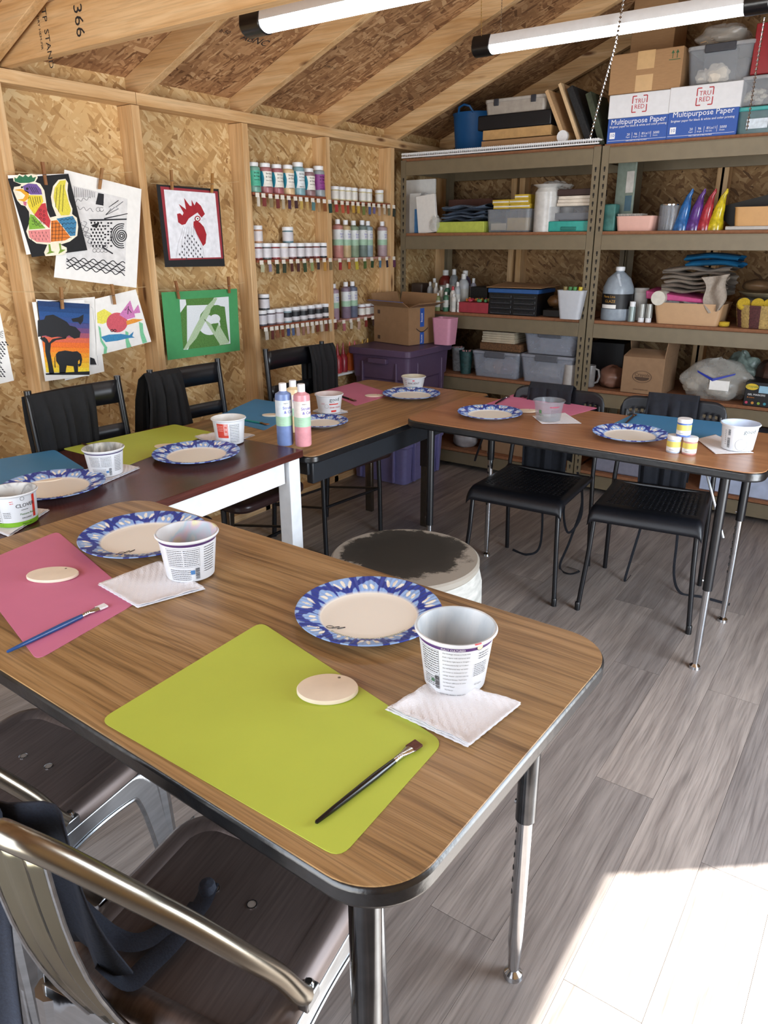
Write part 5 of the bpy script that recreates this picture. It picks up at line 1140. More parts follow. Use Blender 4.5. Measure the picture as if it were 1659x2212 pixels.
# flat boards, rolled tube, black tray, clear box
bx('flat_box','flat tan cardboard sheet at the bottom of the stack beside the blue tub','cardboard',1040,1205,299,306,ZT,4.14,.30,cardboard,.002)
bx('flat_box','shallow tan board box under the black tray','box',1043,1190,276,296,ony(1110,298,4.14).z,4.14,.28,P('tan_board','#b9925f',.8),.002)
rl=MB().lathe([(.028,0),(.028,.34),(.026,.342),(0,.342)],28,R=Matrix.Rotation(-PI/2,3,'X')).build('paper_roll',P('roll_tan','#c9a97c',.7),None,(onz(1,1,1).x*0+ony(1193,282,4.11).x,4.125,ZT+.0285+.0))
rl.location.x=ony(1216,285,4.12).x; tag(rl,'short cardboard tube with a white end cap on the corner shelving','tube')
MB().lathe([(.030,-.012),(.030,.0),(0,-.014)],28,cap=(False,False),R=Matrix.Rotation(-PI/2,3,'X')).build('end_cap',white_pl,rl)
MB().lathe([(0,-.0125),(.030,-.012),(.031,.004)],28,cap=(False,False),R=Matrix.Rotation(-PI/2,3,'X')).build('end_cap_face',white_pl,rl)
zt1=ony(1110,276,4.14).z
bx('tray','black plastic tray box below the clear lidded box','tray',1032,1190,243,278,zt1,4.14,.17,P('black_tray','#141519',.4),.006)
zt2=ony(1110,243,4.14).z
cb_=bin_('clear_box','clear lidded box on top of the black tray','box',1047,1180,208,245,zt2,4.15,.16,P('frosted_plastic','#b5aca2',.3,alpha=.75),.95,lid=P('frosted_lid','#b9b2aa',.3,alpha=.85),latch=(P('latch_dark','#35373f',.4),2,.08))
# leaning boards
def lean(name,label,cat,xb,xt,yt,Y,th,w,mat,lv=None,edge=None,dep=.02,s=1):
    """board leaning sideways: bottom at pixel xb, top at pixel xt,yt"""
    z0=LV[0]+.005 if lv is None else lv; A=ony(xb,300,Y); B=ony(xt,yt,Y); A.z=z0; d=(B-A); L_=d.length; ang=math.atan2(d.x,d.z)
    o=MB().box((0,w/2,L_/2),(th,w,L_)).build(name,mat,None,(A.x,Y,z0),bevel=.002); o.rotation_euler=(0,ang,0); return tag(o,label,cat),L_
pb_=P('birch_panel','#c3a077',.6,0,.08,30,stretch=(1,1,6)); 
lean('wood_panel','leftmost leaning birch panel with grooves, on the corner shelving','panel',1222,1180,195,4.12,.020,.20,pb_,ZT)
lean('wood_panel','second leaning birch panel, a little taller','panel',1251,1208,180,4.12,.018,.22,P('birch_panel_light','#d0b28a',.6,0,.08,30),ZT)
lean('slate_board','black leaning board with pale chalk marks','board',1272,1230,188,4.12,.034,.24,P('chalkboard','#1d1e20',.8,0,.6,90),LV[0]+.03)
o,L_=lean('painted_canvas','dark leaning canvas edge with green and purple painting, beside the paper boxes','canvas',1302,1270,200,4.11,.030,.25,P('painted_green','#39402f',.7,0,.5,30),LV[0]+.003)
# ================================================================ TOP OF THE RIGHT UNIT
blue_card=P('carton_blue','#2f56a6',.6,0,.03); white_card=P('carton_white','#dfe0e4',.6,0,.03); inkw=P('ink_white','#f2f3f5',.6); inkr=P('ink_red','#b3232d',.6)
def carton(x0,x1,yt,yb,Y,label,cut,rz=0):
    x,w,z0,h=stand(x0,x1,yt,yb,0,Y); dep=.30; t=thing('paper_carton',label,'box',(x,Y+dep/2,z0+.001),rz,'printed paper cartons')
    f=.515; MB().box((0,0,h*f/2),(w-.006,dep-.006,h*f)).build('body',blue_card,t,bevel=.002)
    MB().box((0,0,h*(f+1)/2),(w,dep,h*(1-f)-.001)).build('lid',white_card,t,bevel=.003)
    yf=-dep/2; 
    face_text(t,'Multipurpose Paper',h*.155,0,h*(f-.095 if not cut else f-.125),yf+.0023,inkw,'C',1.0)
    face_text(t,'Brighter paper for black & white and color printing',h*.062,0,h*(f-.19),yf+.0023,inkw,'C')
    for s,u in (('20',-.16),('96',-.04),('8½x11',.08),('5000',.26)): face_text(t,s,h*.07,w*u,h*.145,yf+.0023,inkw)
    for s,u in (('Paper',-.17),('Bright',-.05),('Size (in)',.07),('Sheets',.26)): face_text(t,s,h*.04,w*u,h*.10,yf+.0023,inkw)
    for u in (-.075,.045,.225):
        MB().box((w*u,yf+.0019,h*.145),(.001,.0012,h*.12)).build('rule',inkw,t)
    q=MB().box((-w*.40,yf+.002,h*.165),(w*.085,.002,h*.13)).build('badge',inkw,t); 
    face_text(t,'10',h*.10,-w*.40,h*.135,yf+.0006,blue_card,'C')
    MB().box((0,yf+.0019,h*.055),(w*.94,.0012,.0012)).build('rule',inkw,t)
    face_text(t,'THIS CARTON IS RECYCLABLE',h*.035,0,h*.03,yf+.0023,inkw,'C')
    lw=h*.10; zc=h*.77; 
    face_text(t,'TRU',h*.125,0,zc+.004,yf-.0002,inkr,'C',1.0); face_text(t,'RED',h*.125,0,zc-h*.095,yf-.0002,inkr,'C',1.0)
    mb=MB(); a=h*.16
    for sx in (-1,1):
        for sz in (-1,1):
            mb.box((sx*a,yf-.0005,zc+sz*a*.55+.0),(.0045,.001,a*.9)); mb.box((sx*a*.72,yf-.0005,zc+sz*a),(a*.56,.001,.0045))
    mb.build('emblem',inkr,t); return t,x,w,z0,h
t1=carton(1313,1447,200,308,4.075,'blue and white paper carton on the left, under the taped cardboard box',True)
t2=carton(1443,1597,182,302,4.072,'blue and white paper carton on the right, under the clear bin',False)
zc1=LV[0]+t1[4]+.002; zc2=LV[0]+t2[4]+.002
def cbox(label,x0,x1,yt,yb,z0,Y,dep,taped=True,open_=False,mat=cardboard,name='cardboard_box',arrows=False):
    x,w,_,h=stand(x0,x1,yt,yb,z0,Y); t=thing(name,label,'box',(x,Y+dep/2,z0+.001))
    MB().box((0,0,h/2),(w,dep,h)).build('body',mat,t,bevel=.003)
    if taped: 
        MB().box((0,-dep/2-.0006,h*.78),(w*.24,.0012,h*.44)).build('tape',tape,t); MB().box((0,-dep/2-.0006,h*.22),(w*.24,.0012,h*.40)).build('tape',tape,t)
        MB().box((0,0,h+.0006),(w*.24,dep,.0012)).build('tape',tape,t)
    if arrows:
        mb=MB()
        for s in (0,1):
            u=w*(.36+.06*s); mb.box((u,-dep/2-.0008,h*.80),(.003,.001,h*.14)); mb.add([(u-.008,-dep/2-.001,h*.85),(u+.008,-dep/2-.001,h*.85),(u,-dep/2-.001,h*.93)],[(0,1,2)])
        mb.box((w*.39,-dep/2-.0008,h*.70),(w*.15,.001,.003)); mb.build('arrow_mark',P('mark_green','#39603f',.7),t,fix=False)
    return t,x,w,h
cbox('taped cardboard box standing on the left paper carton',1318,1472,110,202,zc1,4.085,.26,arrows=True)
cbox('tall plain cardboard box behind the far LED light',1368,1462,-45,110,zc1+.001,4.40,.22,taped=False)
tb=bin_('clear_bin','clear bin with dark front panel on the right paper carton','bin',1482,1625,92,188,zc2,4.09,.30,clear_pl,.88,lid=P('milky_lid','#b9bcc0',.3,alpha=.6),latch=(P('latch_grey','#3b3d44',.35),1,.46))
x,w,z0,h=stand(1482,1625,92,188,zc2,4.09)
MB().box((.0,-.112,h*.47),(w*.50,.01,h*.76)).build('dark_panel',P('dark_panel','#2c2e36',.5),tb)
mb=MB(); lump((-w*.24,-.115,.035),(.035,.016,.03),4,mb=mb); lump((-w*.02,-.125,.04),(.055,.012,.04),5,mb=mb); mb.build('contents',P('tissue','#d8d0c4',.9,0,.1),tb)
sh=MB(); rd=random.Random(5); zt_=zc2+h+.001
bg_=lump((0,0,.045),(.12,.09,.05),12,24,.10); o=bg_.build('shell_bag',clear_bag,None,(ony(1560,90,4.2).x,4.22,zt_)); tag(o,'clear bag of small shells and sticks on the clear bin','bag')
mb=MB()
for k in range(40): mb.tube([(rd.uniform(-.09,.08),rd.uniform(-.06,.05),rd.uniform(.015,.06)),(rd.uniform(-.09,.08),rd.uniform(-.06,.05),rd.uniform(.015,.07))],.003,5)
mb.build('sticks',P('driftwood','#b59a7a',.8),o,fix=False)['kind']='stuff'
bin_('small_bin','small clear bin with turquoise lid and printed label, right of the paper cartons','bin',1590,1690,228,290,0,4.08,.24,P('smoky_plastic','#4f6f74',.3,alpha=.8),.94,lid=P('turquoise','#3f9e9c',.4))
zz=LV[0]+stand(1590,1690,228,290,0,4.08)[3]+.003
o=bx('label_card','printed white and blue label card leaning on the turquoise-lid bin','card',1612,1658,256,282,LV[0]+.02,4.074,.003,P('card_blue_white','#cfdbe6',.5,0,.2,60),0)
tb2=bin_('small_bin','clear bin of white shells stacked on the turquoise-lid bin','bin',1597,1700,160,228,zz,4.08,.24,clear_pl,.92,lid=P('milky_lid','#b9bcc0',.3,alpha=.6))
mb=MB()
for k in range(16): lump((rd.uniform(-.09,.09),rd.uniform(-.09,-.02),rd.uniform(.02,.06)),(.018,.014,.012),k,8,mb=mb)
mb.build('shells',P('shell_white','#d9d0bd',.6),tb2)['kind']='stuff'
z3=zz+stand(1597,1700,160,228,zz,4.08)[3]+.004
rb_=bx('gift_box','red box with a gold line at the right picture edge','box',1628,1720,45,160,z3,4.10,.22,P('red_box','#8e1620',.4,0,.05))
# ================================================================ SECOND SHELF, LEFT UNIT
canv=P('white_canvas','#d9d6d1',.85,0,.04)
def upr(name,label,cat,x0,x1,yt,yb,lv,Y,dep,mat,tilt=0,group=None):
    x,w,z0,h=stand(x0,x1,yt,yb,lv,Y); o=MB().box((0,dep/2,h/2),(w,dep,h)).build(name,mat,None,(x,Y,z0+.001),bevel=.002); o.rotation_euler=(0,tilt,0); return tag(o,label,cat,group)
upr('canvas','tallest white canvas standing at the left end of the second shelf','canvas',876,938,388,496,1,4.26,.02,canv)
upr('canvas','middle white canvas edge in front of the tallest one','canvas',884,908,418,497,1,4.14,.10,canv)
upr('canvas','blue-backed canvas edge between two white canvases','canvas',895,906,452,497,1,4.11,.02,P('blue_edge','#3f74a8',.6))
o=upr('canvas','white canvas tilted to the left in front of the others','canvas',904,944,421,497,1,4.09,.022,canv,-.10)
x,w,z0,h=stand(926,948,467,497,1,4.075)
tag(lump((0,0,h/2),(w/2,w/2,h/2),3,16,.12).build('wrapped_ball',clear_bag,None,(x,4.10,z0)),'small crumpled clear wrapper at the foot of the tilted canvas','wrapper')
bx('paper_box','lime green box with a white end under the folded jeans','box',943,1045,479,498,1,4.09,.22,P('lime_card','#a9b34a',.7))
zj=LV[1]+stand(943,1045,479,498,1,4.09)[3]+.002
cloth_fold('folded_jeans','pile of folded denim on the lime green box','clothes',952,1048,443,479,zj,4.09,.22,[P('denim_dark','#3a4758',.9,0,.3,90,bump=.4),P('denim_light','#66758a',.9,0,.3,90,bump=.4),P('denim_mid','#4c5b70',.9,0,.3,90,bump=.4)],3,5)
bx('brown_box','dark brown box behind the folded jeans','box',968,1062,430,497,1,4.36,.20,P('brown_box','#5a3a30',.8))
tb=bin_('clear_bin','clear bin with yellowish contents under the sponge packs','bin',1049,1144,452,497,1,4.09,.24,clear_pl,.93)
x,w,z0,h=stand(1049,1144,452,497,1,4.09); MB().box((w*.2,0,h*.35),(w*.5,.18,h*.55)).build('contents',P('mustard_bits','#a78c4a',.8),tb); MB().box((-w*.25,0,h*.25),(w*.35,.18,h*.3)).build('contents',P('pale_bits','#b6a98e',.8),tb)
zj=LV[1]+h+.003
for i,(a,b_,y0,y1) in enumerate(((1062,1098,430,446),(1064,1100,444,454),(1098,1140,436,446),(1098,1143,444,454),(1110,1140,420,436))):
    px,w,_,hh=stand(a,b_,y0,y1,zj if y1>450 else zj+.026 if y1>440 else zj+.052,4.10); hh=.024
    o=MB().box((0,0,hh/2),(w,.13,hh),0).box((0,-.0655,hh*.5),(w*.96,.002,hh*.3),1).build('sponge_pack',[P('yellow_pack','#b79a2c',.5),P('white_pack','#d6d3cc',.5)],None,(px,4.10+.075,zj+(0 if y1>450 else .0245 if y1>440 else .049)+.0003),bevel=.006)
    tag(o,['yellow and white sponge pack, upper left of the pile','yellow and white sponge pack, lower left of the pile','yellow sponge pack, middle right of the pile','yellow sponge pack, lower right of the pile','yellow and white sponge pack on top of the pile'][i],'sponge','sponge packs on the clear bin')
x,w,z0,h=stand(1147,1198,400,498,1,4.09); t=thing('plate_sleeve','tall clear plastic sleeve of white plates on the second shelf','sleeve',(x,4.15,z0))
MB().lathe([(w/2,0),(w/2,h*.86),(w*.38,h*.95),(w*.6,h*1.02)],28,cap=(True,False)).build('sleeve',P('sleeve_plastic','#dcdad6',.25,alpha=.75),t)
mb=MB()
for k in range(14): mb.lathe([(w*.44,.006+k*h*.058),(w*.46,.010+k*h*.058+.004)],24,cap=(True,True))
mb.build('plates',P('sleeve_white','#c9c6c0',.6),t)['kind']='stuff'
x2=ony(1195,400,4.16).x; o=lump((0,0,0),(.10,.05,.03),9,22,.18).build('crumpled_bag',clear_bag,None,(x2-.02,4.22,ony(1180,405,4.2).z)); tag(o,'crumpled clear bag of blue-rimmed plates on the plastic sleeve','bag')
x,w,z0,h=stand(1200,1226,420,498,1,4.2); MB_=MB().lathe([(.036,0),(.036,h)],24).build('plate_sleeve',P('sleeve_white','#c9c6c0',.6),None,(x,4.28,z0)); tag(MB_,'second shorter plate stack behind the tall sleeve','plates')
ts=thing('tool_case','clear-lidded case with turquoise base on the second shelf','case',((stand(1183,1278,446,497,1,4.09)[0]),4.21,LV[1]+.001))
x,w,z0,h=stand(1183,1278,446,497,1,4.09)
MB().prism(rrect(w,.24,.015),0,h*.42).build('base',P('turquoise_base','#2f9b90',.45),ts,bevel=.004); MB().prism(rrect(w,.24,.015),h*.43,h).build('cover',clear_pl,ts,bevel=.004)
MB().box((0,-.123,h*.12),(w*.35,.008,.018)).build('handle',P('turquoise_dark','#1e6f66',.45),ts,bevel=.003); MB().box((0,0,h*.62),(w*.8,.18,h*.25)).build('contents',P('grey_parts','#5a5c62',.6),ts)
zj=z0+h+.002
for i in range(3): px,w,_,_h=stand(1202,1280,425,431,zj,4.10); tag(MB().box((0,0,.009),(w,.18,.0165)).build('tile',P('cream_tile','#d5cabb',.7),None,(px+.004*i,4.20,zj+i*.0172),bevel=.002),'cream tile, '+('bottom','middle','top')[i]+' of the three on the turquoise case','tile','cream tiles on the case')
bx('folder_stack','dark brown folders on the cream tiles','folder',1204,1284,408,424,zj+.053,4.11,.2,P('dark_folder','#35211d',.6))
# ================================================================ SECOND SHELF, RIGHT UNIT
o=bx('container','clear jar with teal foot at the left end of the right second shelf','jar',1303,1328,441,498,1,4.10,.07,P('teal_jar','#3b6f68',.4,0,.4,18),.006)
o=upr('file_box','grey-green file box with white label standing upright','box',1325,1372,348,490,1,4.20,.012,P('grey_green','#7f8b80',.6)); o.rotation_euler[2]=-.35
x,w,z0,h=stand(1325,1372,348,490,1,4.20)
mb=MB().box((w*.26,-.0008,h*.70),(w*.40,.001,h*.30)); mb.build('label',P('label_pale','#c9c6c0',.6),o); MB().box((w*.26,-.0008,h*.40),(w*.36,.001,h*.22)).build('picture',P('label_blue','#4f6a78',.6),o)
t=bin_('card_basket','pink basket filled with white cards','basket',1328,1411,467,498,1,4.09,.15,P('pale_pink','#d9aa9c',.5,0,.03),.9)
x,w,z0,h=stand(1328,1411,467,498,1,4.09)
for k in range(22): MB().box((-w*.44+k*w*.029,-.01,h*.72),(.0022,.10,h*.9),R=Matrix.Rotation(-.12,3,'Y')).build('card',P('card_white','#d0cbc4',.8),t)
MB().box((w*.32,-.02,h*.8),(w*.25,.08,h*.5)).build('small_box',P('brown_wrap','#6f5d4c',.6),t)
x,w,z0,h=stand(1416,1462,441,498,1,4.10); t=thing('tool_jar','clear jar full of metal rods beside the pink basket','jar',(x,4.16,z0+.001))
MB().lathe([(w/2,0),(w/2,h),(w/2-.003,h),(w/2-.003,.004),(0,.004)],28,cap=(True,False)).build('glass',clear_pl,t); MB().lathe([(w/2+.001,h-.006),(w/2+.001,h)],28,cap=(False,True)).build('lid',chrome,t)
mb=MB(); rd=random.Random(8)
for k in range(22): a=rd.uniform(0,6.3); q=rd.uniform(.2,.42)*w; mb.tube([(q*cos(a),q*sin(a),.006),(q*cos(a+.5),q*sin(a+.5),h*rd.uniform(.7,.95))],.002,6)
mb.build('rods',chrome,t,fix=False)['kind']='stuff'
for i,(a,b_,c,l) in enumerate(((1455,1487,'#1f5f9e','blue'),(1481,1514,'#54307c','purple'),(1505,1536,'#a02a38','red'),(1529,1562,'#c9b41f','yellow'))):
    x,w,z0,h=stand(a,b_,408,500,1,4.09); n=14
    mb=MB(); rows=12
    for j in range(rows+1):
        q=j/rows; rr_=w*.5*(1-q)**.75*(1+.06*sin(14*q)) + .004; xo=.028*q**1.6+ (.006 if q>.85 else 0)
        for k in range(n): mb.v.append((xo+rr_*cos(2*PI*k/n),rr_*.8*sin(2*PI*k/n)+.0,h*q))
    for j in range(rows):
        for k in range(n): mb.f.append([j*n+k,j*n+(k+1)%n,(j+1)*n+(k+1)%n,(j+1)*n+k]); mb.m.append(0); mb.sm.append(True)
    mb.f.append(list(range(n))[::-1]); mb.m.append(0); mb.sm.append(False); mb.f.append([rows*n+k for k in range(n)]); mb.m.append(0); mb.sm.append(False)
    tag(mb.build('glitter_cone',P('cone_'+l,c,.18,0,.35,60,spec=.8),None,(x,4.13,z0+.001)),l+' cone-shaped bag with bent tip in the row of four','bag','coloured cone bags')
mb=MB().slab([(ony(1535,452,4.2).x,4.2,ony(1535,452,4.2).z),(ony(1700,410,4.2).x,4.2,ony(1700,410,4.2).z),(ony(1700,420,4.2).x,4.2,ony(1700,425,4.2).z),(ony(1600,470,4.2).x,4.2,LV[1]+.06),(ony(1700,490,4.2).x,4.2,LV[1]+.0),(ony(1590,490,4.2).x,4.2,LV[1]+.0)],(0,.004,0))
tag(mb.build('portfolio',P('black_folder','#16130f',.6)),'open black portfolio behind the peach tray on the second shelf','folder')
bin_('plastic_tray','peach plastic tray on the second shelf at the right edge','tray',1583,1720,446,492,LV[1]+.012,4.08,.17,P('peach_plastic','#c99a62',.5,0,.03),.93)
bx('lid','clear flat lid under the peach tray','lid',1566,1720,488,498,1,4.075,.2,P('frosted_lid','#b9b2aa',.3,alpha=.85))
# ================================================================ THIRD SHELF, LEFT UNIT
def pbott(px,yt,yb,Y,r,cols,label,cap='#d9d9d6',h=None):
    x,w,z0,hh=stand(px-5,px+5,yt,yb,2,Y); hh=max(.05,hh)
    t=thing('craft_bottle',label,'bottle',(x,Y,z0),0,None)
    MB().lathe([(r*.95,0),(r,.004),(r,hh*.70),(r*.8,hh*.78),(r*.4,hh*.84)],16,ms=[0,0,0,0]).build('body',P('cb'+cols,cols,.35),t)
    MB().lathe([(r*.45,hh*.84),(r*.45,hh*.98),(0,hh)],12,cap=(False,False)).build('cap',P('cap'+cap,cap,.4),t)
    MB().lathe([(r*1.015,hh*.22),(r*1.015,hh*.58)],16,cap=(False,False)).build('label',P('lab_#b9b9b2','#b9b9b2',.5),t)
bl_list=[(962,582,4.46,.045,'#7a2c26','red glue bottle, leftmost in the back row of craft bottles'),(980,580,4.44,.03,'#8a8f92','pale slim bottle at the back of the craft bottles'),(1004,583,4.42,.038,'#5a5470','tall bottle with violet label at the back of the craft bottles'),
(938,600,4.32,.024,'#b9a98c','tan-capped bottle near the left of the craft bottles'),(929,608,4.24,.020,'#a9adb0','white bottle at the left front of the craft bottles'),(942,610,4.20,.018,'#c9c6bf','slim white bottle second from the left in front'),(953,618,4.17,.022,'#d0cabb','short cream tub among the craft bottles'),(966,612,4.16,.022,'#37604e','green bottle in the middle of the craft bottles'),(978,618,4.13,.018,'#c8c4be','white glue bottle with red tip'),(988,608,4.16,.02,'#9fa3a6','clear bottle right of the red-tipped glue'),(1001,590,4.28,.034,'#b5b9bd','large clear bottle next to the mesh basket'),(945,632,4.105,.020,'#7f8a5a','small olive bottle at the front left'),(963,630,4.10,.018,'#3f6a50','small green-label bottle at the front'),(980,634,4.10,.016,'#c9c6be','small white bottle at the very front'),(1022,600,4.36,.022,'#9a9aa6','grey bottle behind the mesh basket'),(991,646,4.10,.012,'#d6d3cc','tiny white-capped vial at the front')]
for i,(px,yt,Y,r_,c,l) in enumerate(bl_list): pbott(px,yt,672,Y,r_,c,l,'#b03038' if 'red tip' in l else '#d9d9d6')
o=bx('tub','dark round container with clear lid behind the open cardboard box','container',887,912,612,640,2,4.28,.09,P('dark_tub','#4a3c34',.5),.01)
bx('mesh_basket','black wire mesh basket behind the red box','basket',1016,1052,620,650,LV[2],4.30,.14,P('black_mesh','#15130f',.6,0,.8,160))
t=cbox('red open box with small coloured pieces on the third shelf',990,1054,654,674,LV[2],4.09,.16,taped=False,mat=P('red_card','#8f2030',.6),name='craft_box')[0]
mb=MB(); rd=random.Random(3); 
for k in range(24): lump((rd.uniform(-.09,.09),rd.uniform(-.06,.06),.07),(.011,.011,.010),k,6,mb=mb,m=k%4)
mb.build('coloured_pieces',[P('pc'+c,c,.6) for c in ('#b5394a','#c9b04a','#4a8a5a','#c97a3a')],t)['kind']='stuff'
x,w,z0,h=stand(1056,1160,625,683,2,4.09); t=thing('drawer_organizer','black drawer organizer with blue top on the third shelf','organizer',(x,4.21,z0+.001))
MB().box((0,.0,h*.42),(w,.24,h*.84)).build('body',P('black_case','#0f1013',.4),t); MB().box((0,0,h*.92),(w*1.04,.25,h*.16)).build('blue_top',P('blue_top','#23508a',.5),t,bevel=.003)
for c in (-.5,.5):
    for k in range(4):
        d_=MB().box((c*w*.49,-.124,h*(.10+.20*k)),(w*.45,.006,h*.16)).build('drawer',P('drawer_front','#1d1e22',.25),t,bevel=.002); MB().box((c*w*.49,-.130,h*(.06+.20*k)),(w*.40,.005,.004)).build('drawer_pull',P('drawer_grey','#3c3d42',.3),d_)
zz=z0+h+.004
o=MB().slab([(-w*.62,-.10,.0),(w*.55,-.12,.004),(w*.62,.10,.012),(-w*.5,.10,.022)],(0,0,.003)).build('cardboard_flap',cardboard,None,(x,4.22,zz)); tag(o,'flat cardboard flap lying on the black drawer organizer','cardboard')
bx('black_tray','black tray with a brown bowl beside the organizer','tray',1172,1222,670,690,2,4.12,.2,P('black_tray2','#100e0d',.5))
x,w,z0,h=stand(1186,1216,640,672,LV[2]+.04,4.2); o=lump((0,0,.035),(.055,.055,.035),2,18,.05).build('gourd',P('brown_gourd','#6a4a2a',.5),None,(x-.005,4.22,LV[2]+.045)); tag(o,'round brown gourd on the black tray','gourd')
tp=bin_('planter','white plastic planter pot hooked on the shelf front','planter',1199,1258,628,690,ony(1230,690,4.0).z,3.985,.075,P('planter_white','#b9bcc2',.5,0,.03),.72)
x,w,z0,h=stand(1199,1258,628,690,ony(1230,690,4.0).z,3.985)
for i,(c,dx) in enumerate((('#8a7a4a',-.3),('#3f7a42',-.12),('#4a8a48',.05),('#c9b32c',.25))): MB().tube([(w*dx,0,h*.5),(w*(dx+.05),0,h*1.12)],.011,10).build('marker',P('mk'+c,c,.5),tp)
# ================================================================ THIRD SHELF, RIGHT UNIT
x,w,z0,h=stand(1292,1361,577,692,2,4.10); t=thing('jug','gallon jug with black label on the third shelf','jug',(x,4.17,z0+.001)); R_=w*.47
mb=MB(); prof=[(R_*.96,0),(R_,.008),(R_,h*.55),(R_*.97,h*.62),(R_*.75,h*.78),(R_*.38,h*.88),(R_*.26,h*.91),(R_*.26,h*.93)]
mb.lathe(prof,32,ms=[0]*7).build('body',P('jug_plastic','#9aa5b0',.3,alpha=.88),t); MB().lathe([(R_*.30,h*.925),(R_*.30,h*.99),(R_*.27,h),(0,h)],20,cap=(True,False)).build('cap',white_pl,t)
MB().lathe([(R_*1.012,h*.22),(R_*1.012,h*.50)],32,cap=(False,False)).build('label',P('label_black','#18181a',.5),t)
MB().tube([(R_*.55,-R_*.55,h*.52),(R_*.35,-R_*.75,h*.66),(R_*.05,-R_*.55,h*.86)],.010,8).build('handle',P('jug_plastic2','#b3bcc6',.3),t)
fn=lambda u,v:(R_*1.025*cos(-PI/2-.3+u/R_),R_*1.025*sin(-PI/2-.3+u/R_),v)
mb=MB(); write(mb,'Mona Lisa',.018,fn,-.035,h*.43); write(mb,'GLAZE',.020,fn,-.02,h*.34); mb.build('print',P('ink_gold','#b98d3f',.5),t,fix=False)
mb=MB(); mb.grid(8,1,lambda i,j: fn(-.045+.09*i,h*(.23+.07*j))); mb.build('label_strip',paper_w,t,fix=False)
x,w,z0,h=stand(1366,1396,622,690,2,4.20); t=thing('tub','white lidded tub behind the small silver bottles','tub',(x,4.22,z0)); MB().lathe([(w/2,0),(w/2,h*.86)],24).build('body',P('tub_white','#b9b9b6',.5),t); MB().lathe([(w/2*1.05,h*.86),(w/2*1.05,h),(0,h)],24,cap=(True,False)).build('lid',P('tub_lid','#a9a7a2',.5),t)
for i,px in enumerate((1362,1383,1399)):
    x,w,z0,h=stand(px-8,px+7,(652,657,657)[i],696,2,4.09); t=thing('silver_bottle','small silver bottle, '+('left and tallest of three','middle of three','right of three')[i]+' beside the big jug','bottle',(x,4.12,z0),0,'small silver bottles')
    if i==0: MB().lathe([(w/2,0),(w/2,h*.75)],18).build('body',P('silver_green','#8d9a98',.3,.3),t); MB().lathe([(w*.4,h*.75),(w*.42,h),(0,h)],18,cap=(True,False)).build('cap',white_pl,t)
    else: MB().lathe([(w*.42,0),(w*.42,h*.24)],18).build('cap',white_pl,t); MB().lathe([(w/2,h*.25),(w/2,h)],18).build('body',P('silver_grey','#9b9c98',.3,.3),t)
t=bin_('plastic_tray','peach plastic tray with rolls and cloth on the third shelf','tray',1408,1560,656,706,2,4.075,.24,P('peach_plastic2','#bf9a74',.5,0,.03),.88)
x,w,z0,h=stand(1408,1560,656,706,2,4.075); ztp=z0+h
o=MB().lathe([(.036,0),(.037,.02),(.037,.30),(0,.30)],28,R=Matrix.Rotation(-PI/2,3,'X')).build('paper_roll',P('roll_white','#cfcabd',.7),None,(ony(1422,645,4.07).x,4.065,ztp+.022)); tag(o,'white roll with its round end toward the room, in the peach tray','roll')
o=MB().lathe([(0,-.001),(.036,0)],28,cap=(False,False),R=Matrix.Rotation(-PI/2,3,'X')).build('roll_end',P('roll_white','#cfcabd',.7),o)
for i,(px,s_) in enumerate(((1450,.05),(1485,.055),(1522,.05))): o=lump((0,0,.02),(s_,.06,.026),20+i,18,.16).build('plastic_bag',clear_bag,None,(ony(px,650,4.12).x,4.16,ztp-.022)); tag(o,'crumpled clear bag in the peach tray, '+('next to the white roll','in the middle','at its right end')[i],'bag','clear bags in the tray')
o=MB().slab([(ony(1395,628,4.10).x,4.10,ony(1395,628,4.10).z),(ony(1525,648,4.10).x,4.10,ony(1525,648,4.10).z),(ony(1525,655,4.10).x,4.10,ony(1525,656,4.10).z),(ony(1395,645,4.10).x,4.10,ony(1395,645,4.10).z)],(0,.2,.012)).build('folder',P('pink_folder','#b8457c',.6),bevel=.005); tag(o,'pink rolled sheet under the pile of canvas cloths','folder')
cc=[P('canvas_cloth','#a1968a',.95,0,.12,90,bump=.5),P('canvas_cloth2','#8d8278',.95,0,.12,90,bump=.5),P('canvas_cloth','#a1968a',.95,0,.12,90,bump=.5)]
zc_=ony(1500,635,4.12).z
cloth_fold('cloth_pile','rumpled pile of beige canvas cloths above the peach tray','cloth',1425,1575,578,638,zc_,4.12,.26,cc,6,6)
o=MB().grid(12,14,lambda i,j:(ony(1545,600,4.085).x+(i-.5)*.13*(1-.5*j)+.02*j+.012*sin(7*j+3*i),4.085+.02*sin(6*i)+.015*sin(5*j),ony(1545,600,4.085).z-.0-.17*j+.02*i)).build('cloth_fold',cc[0],None,solid=.003,fix=False); tag(o,'hanging corner of beige canvas cloth over the tray end','cloth')
zb_=zc_+stand(1425,1575,578,638,zc_,4.12)[3]
cloth_fold('folder','bright blue folded sheet on top of the cloth pile','folder',1475,1597,552,578,zb_-.004,4.14,.2,[P('bright_blue','#1c6692',.5)],9,2,wv=.15)
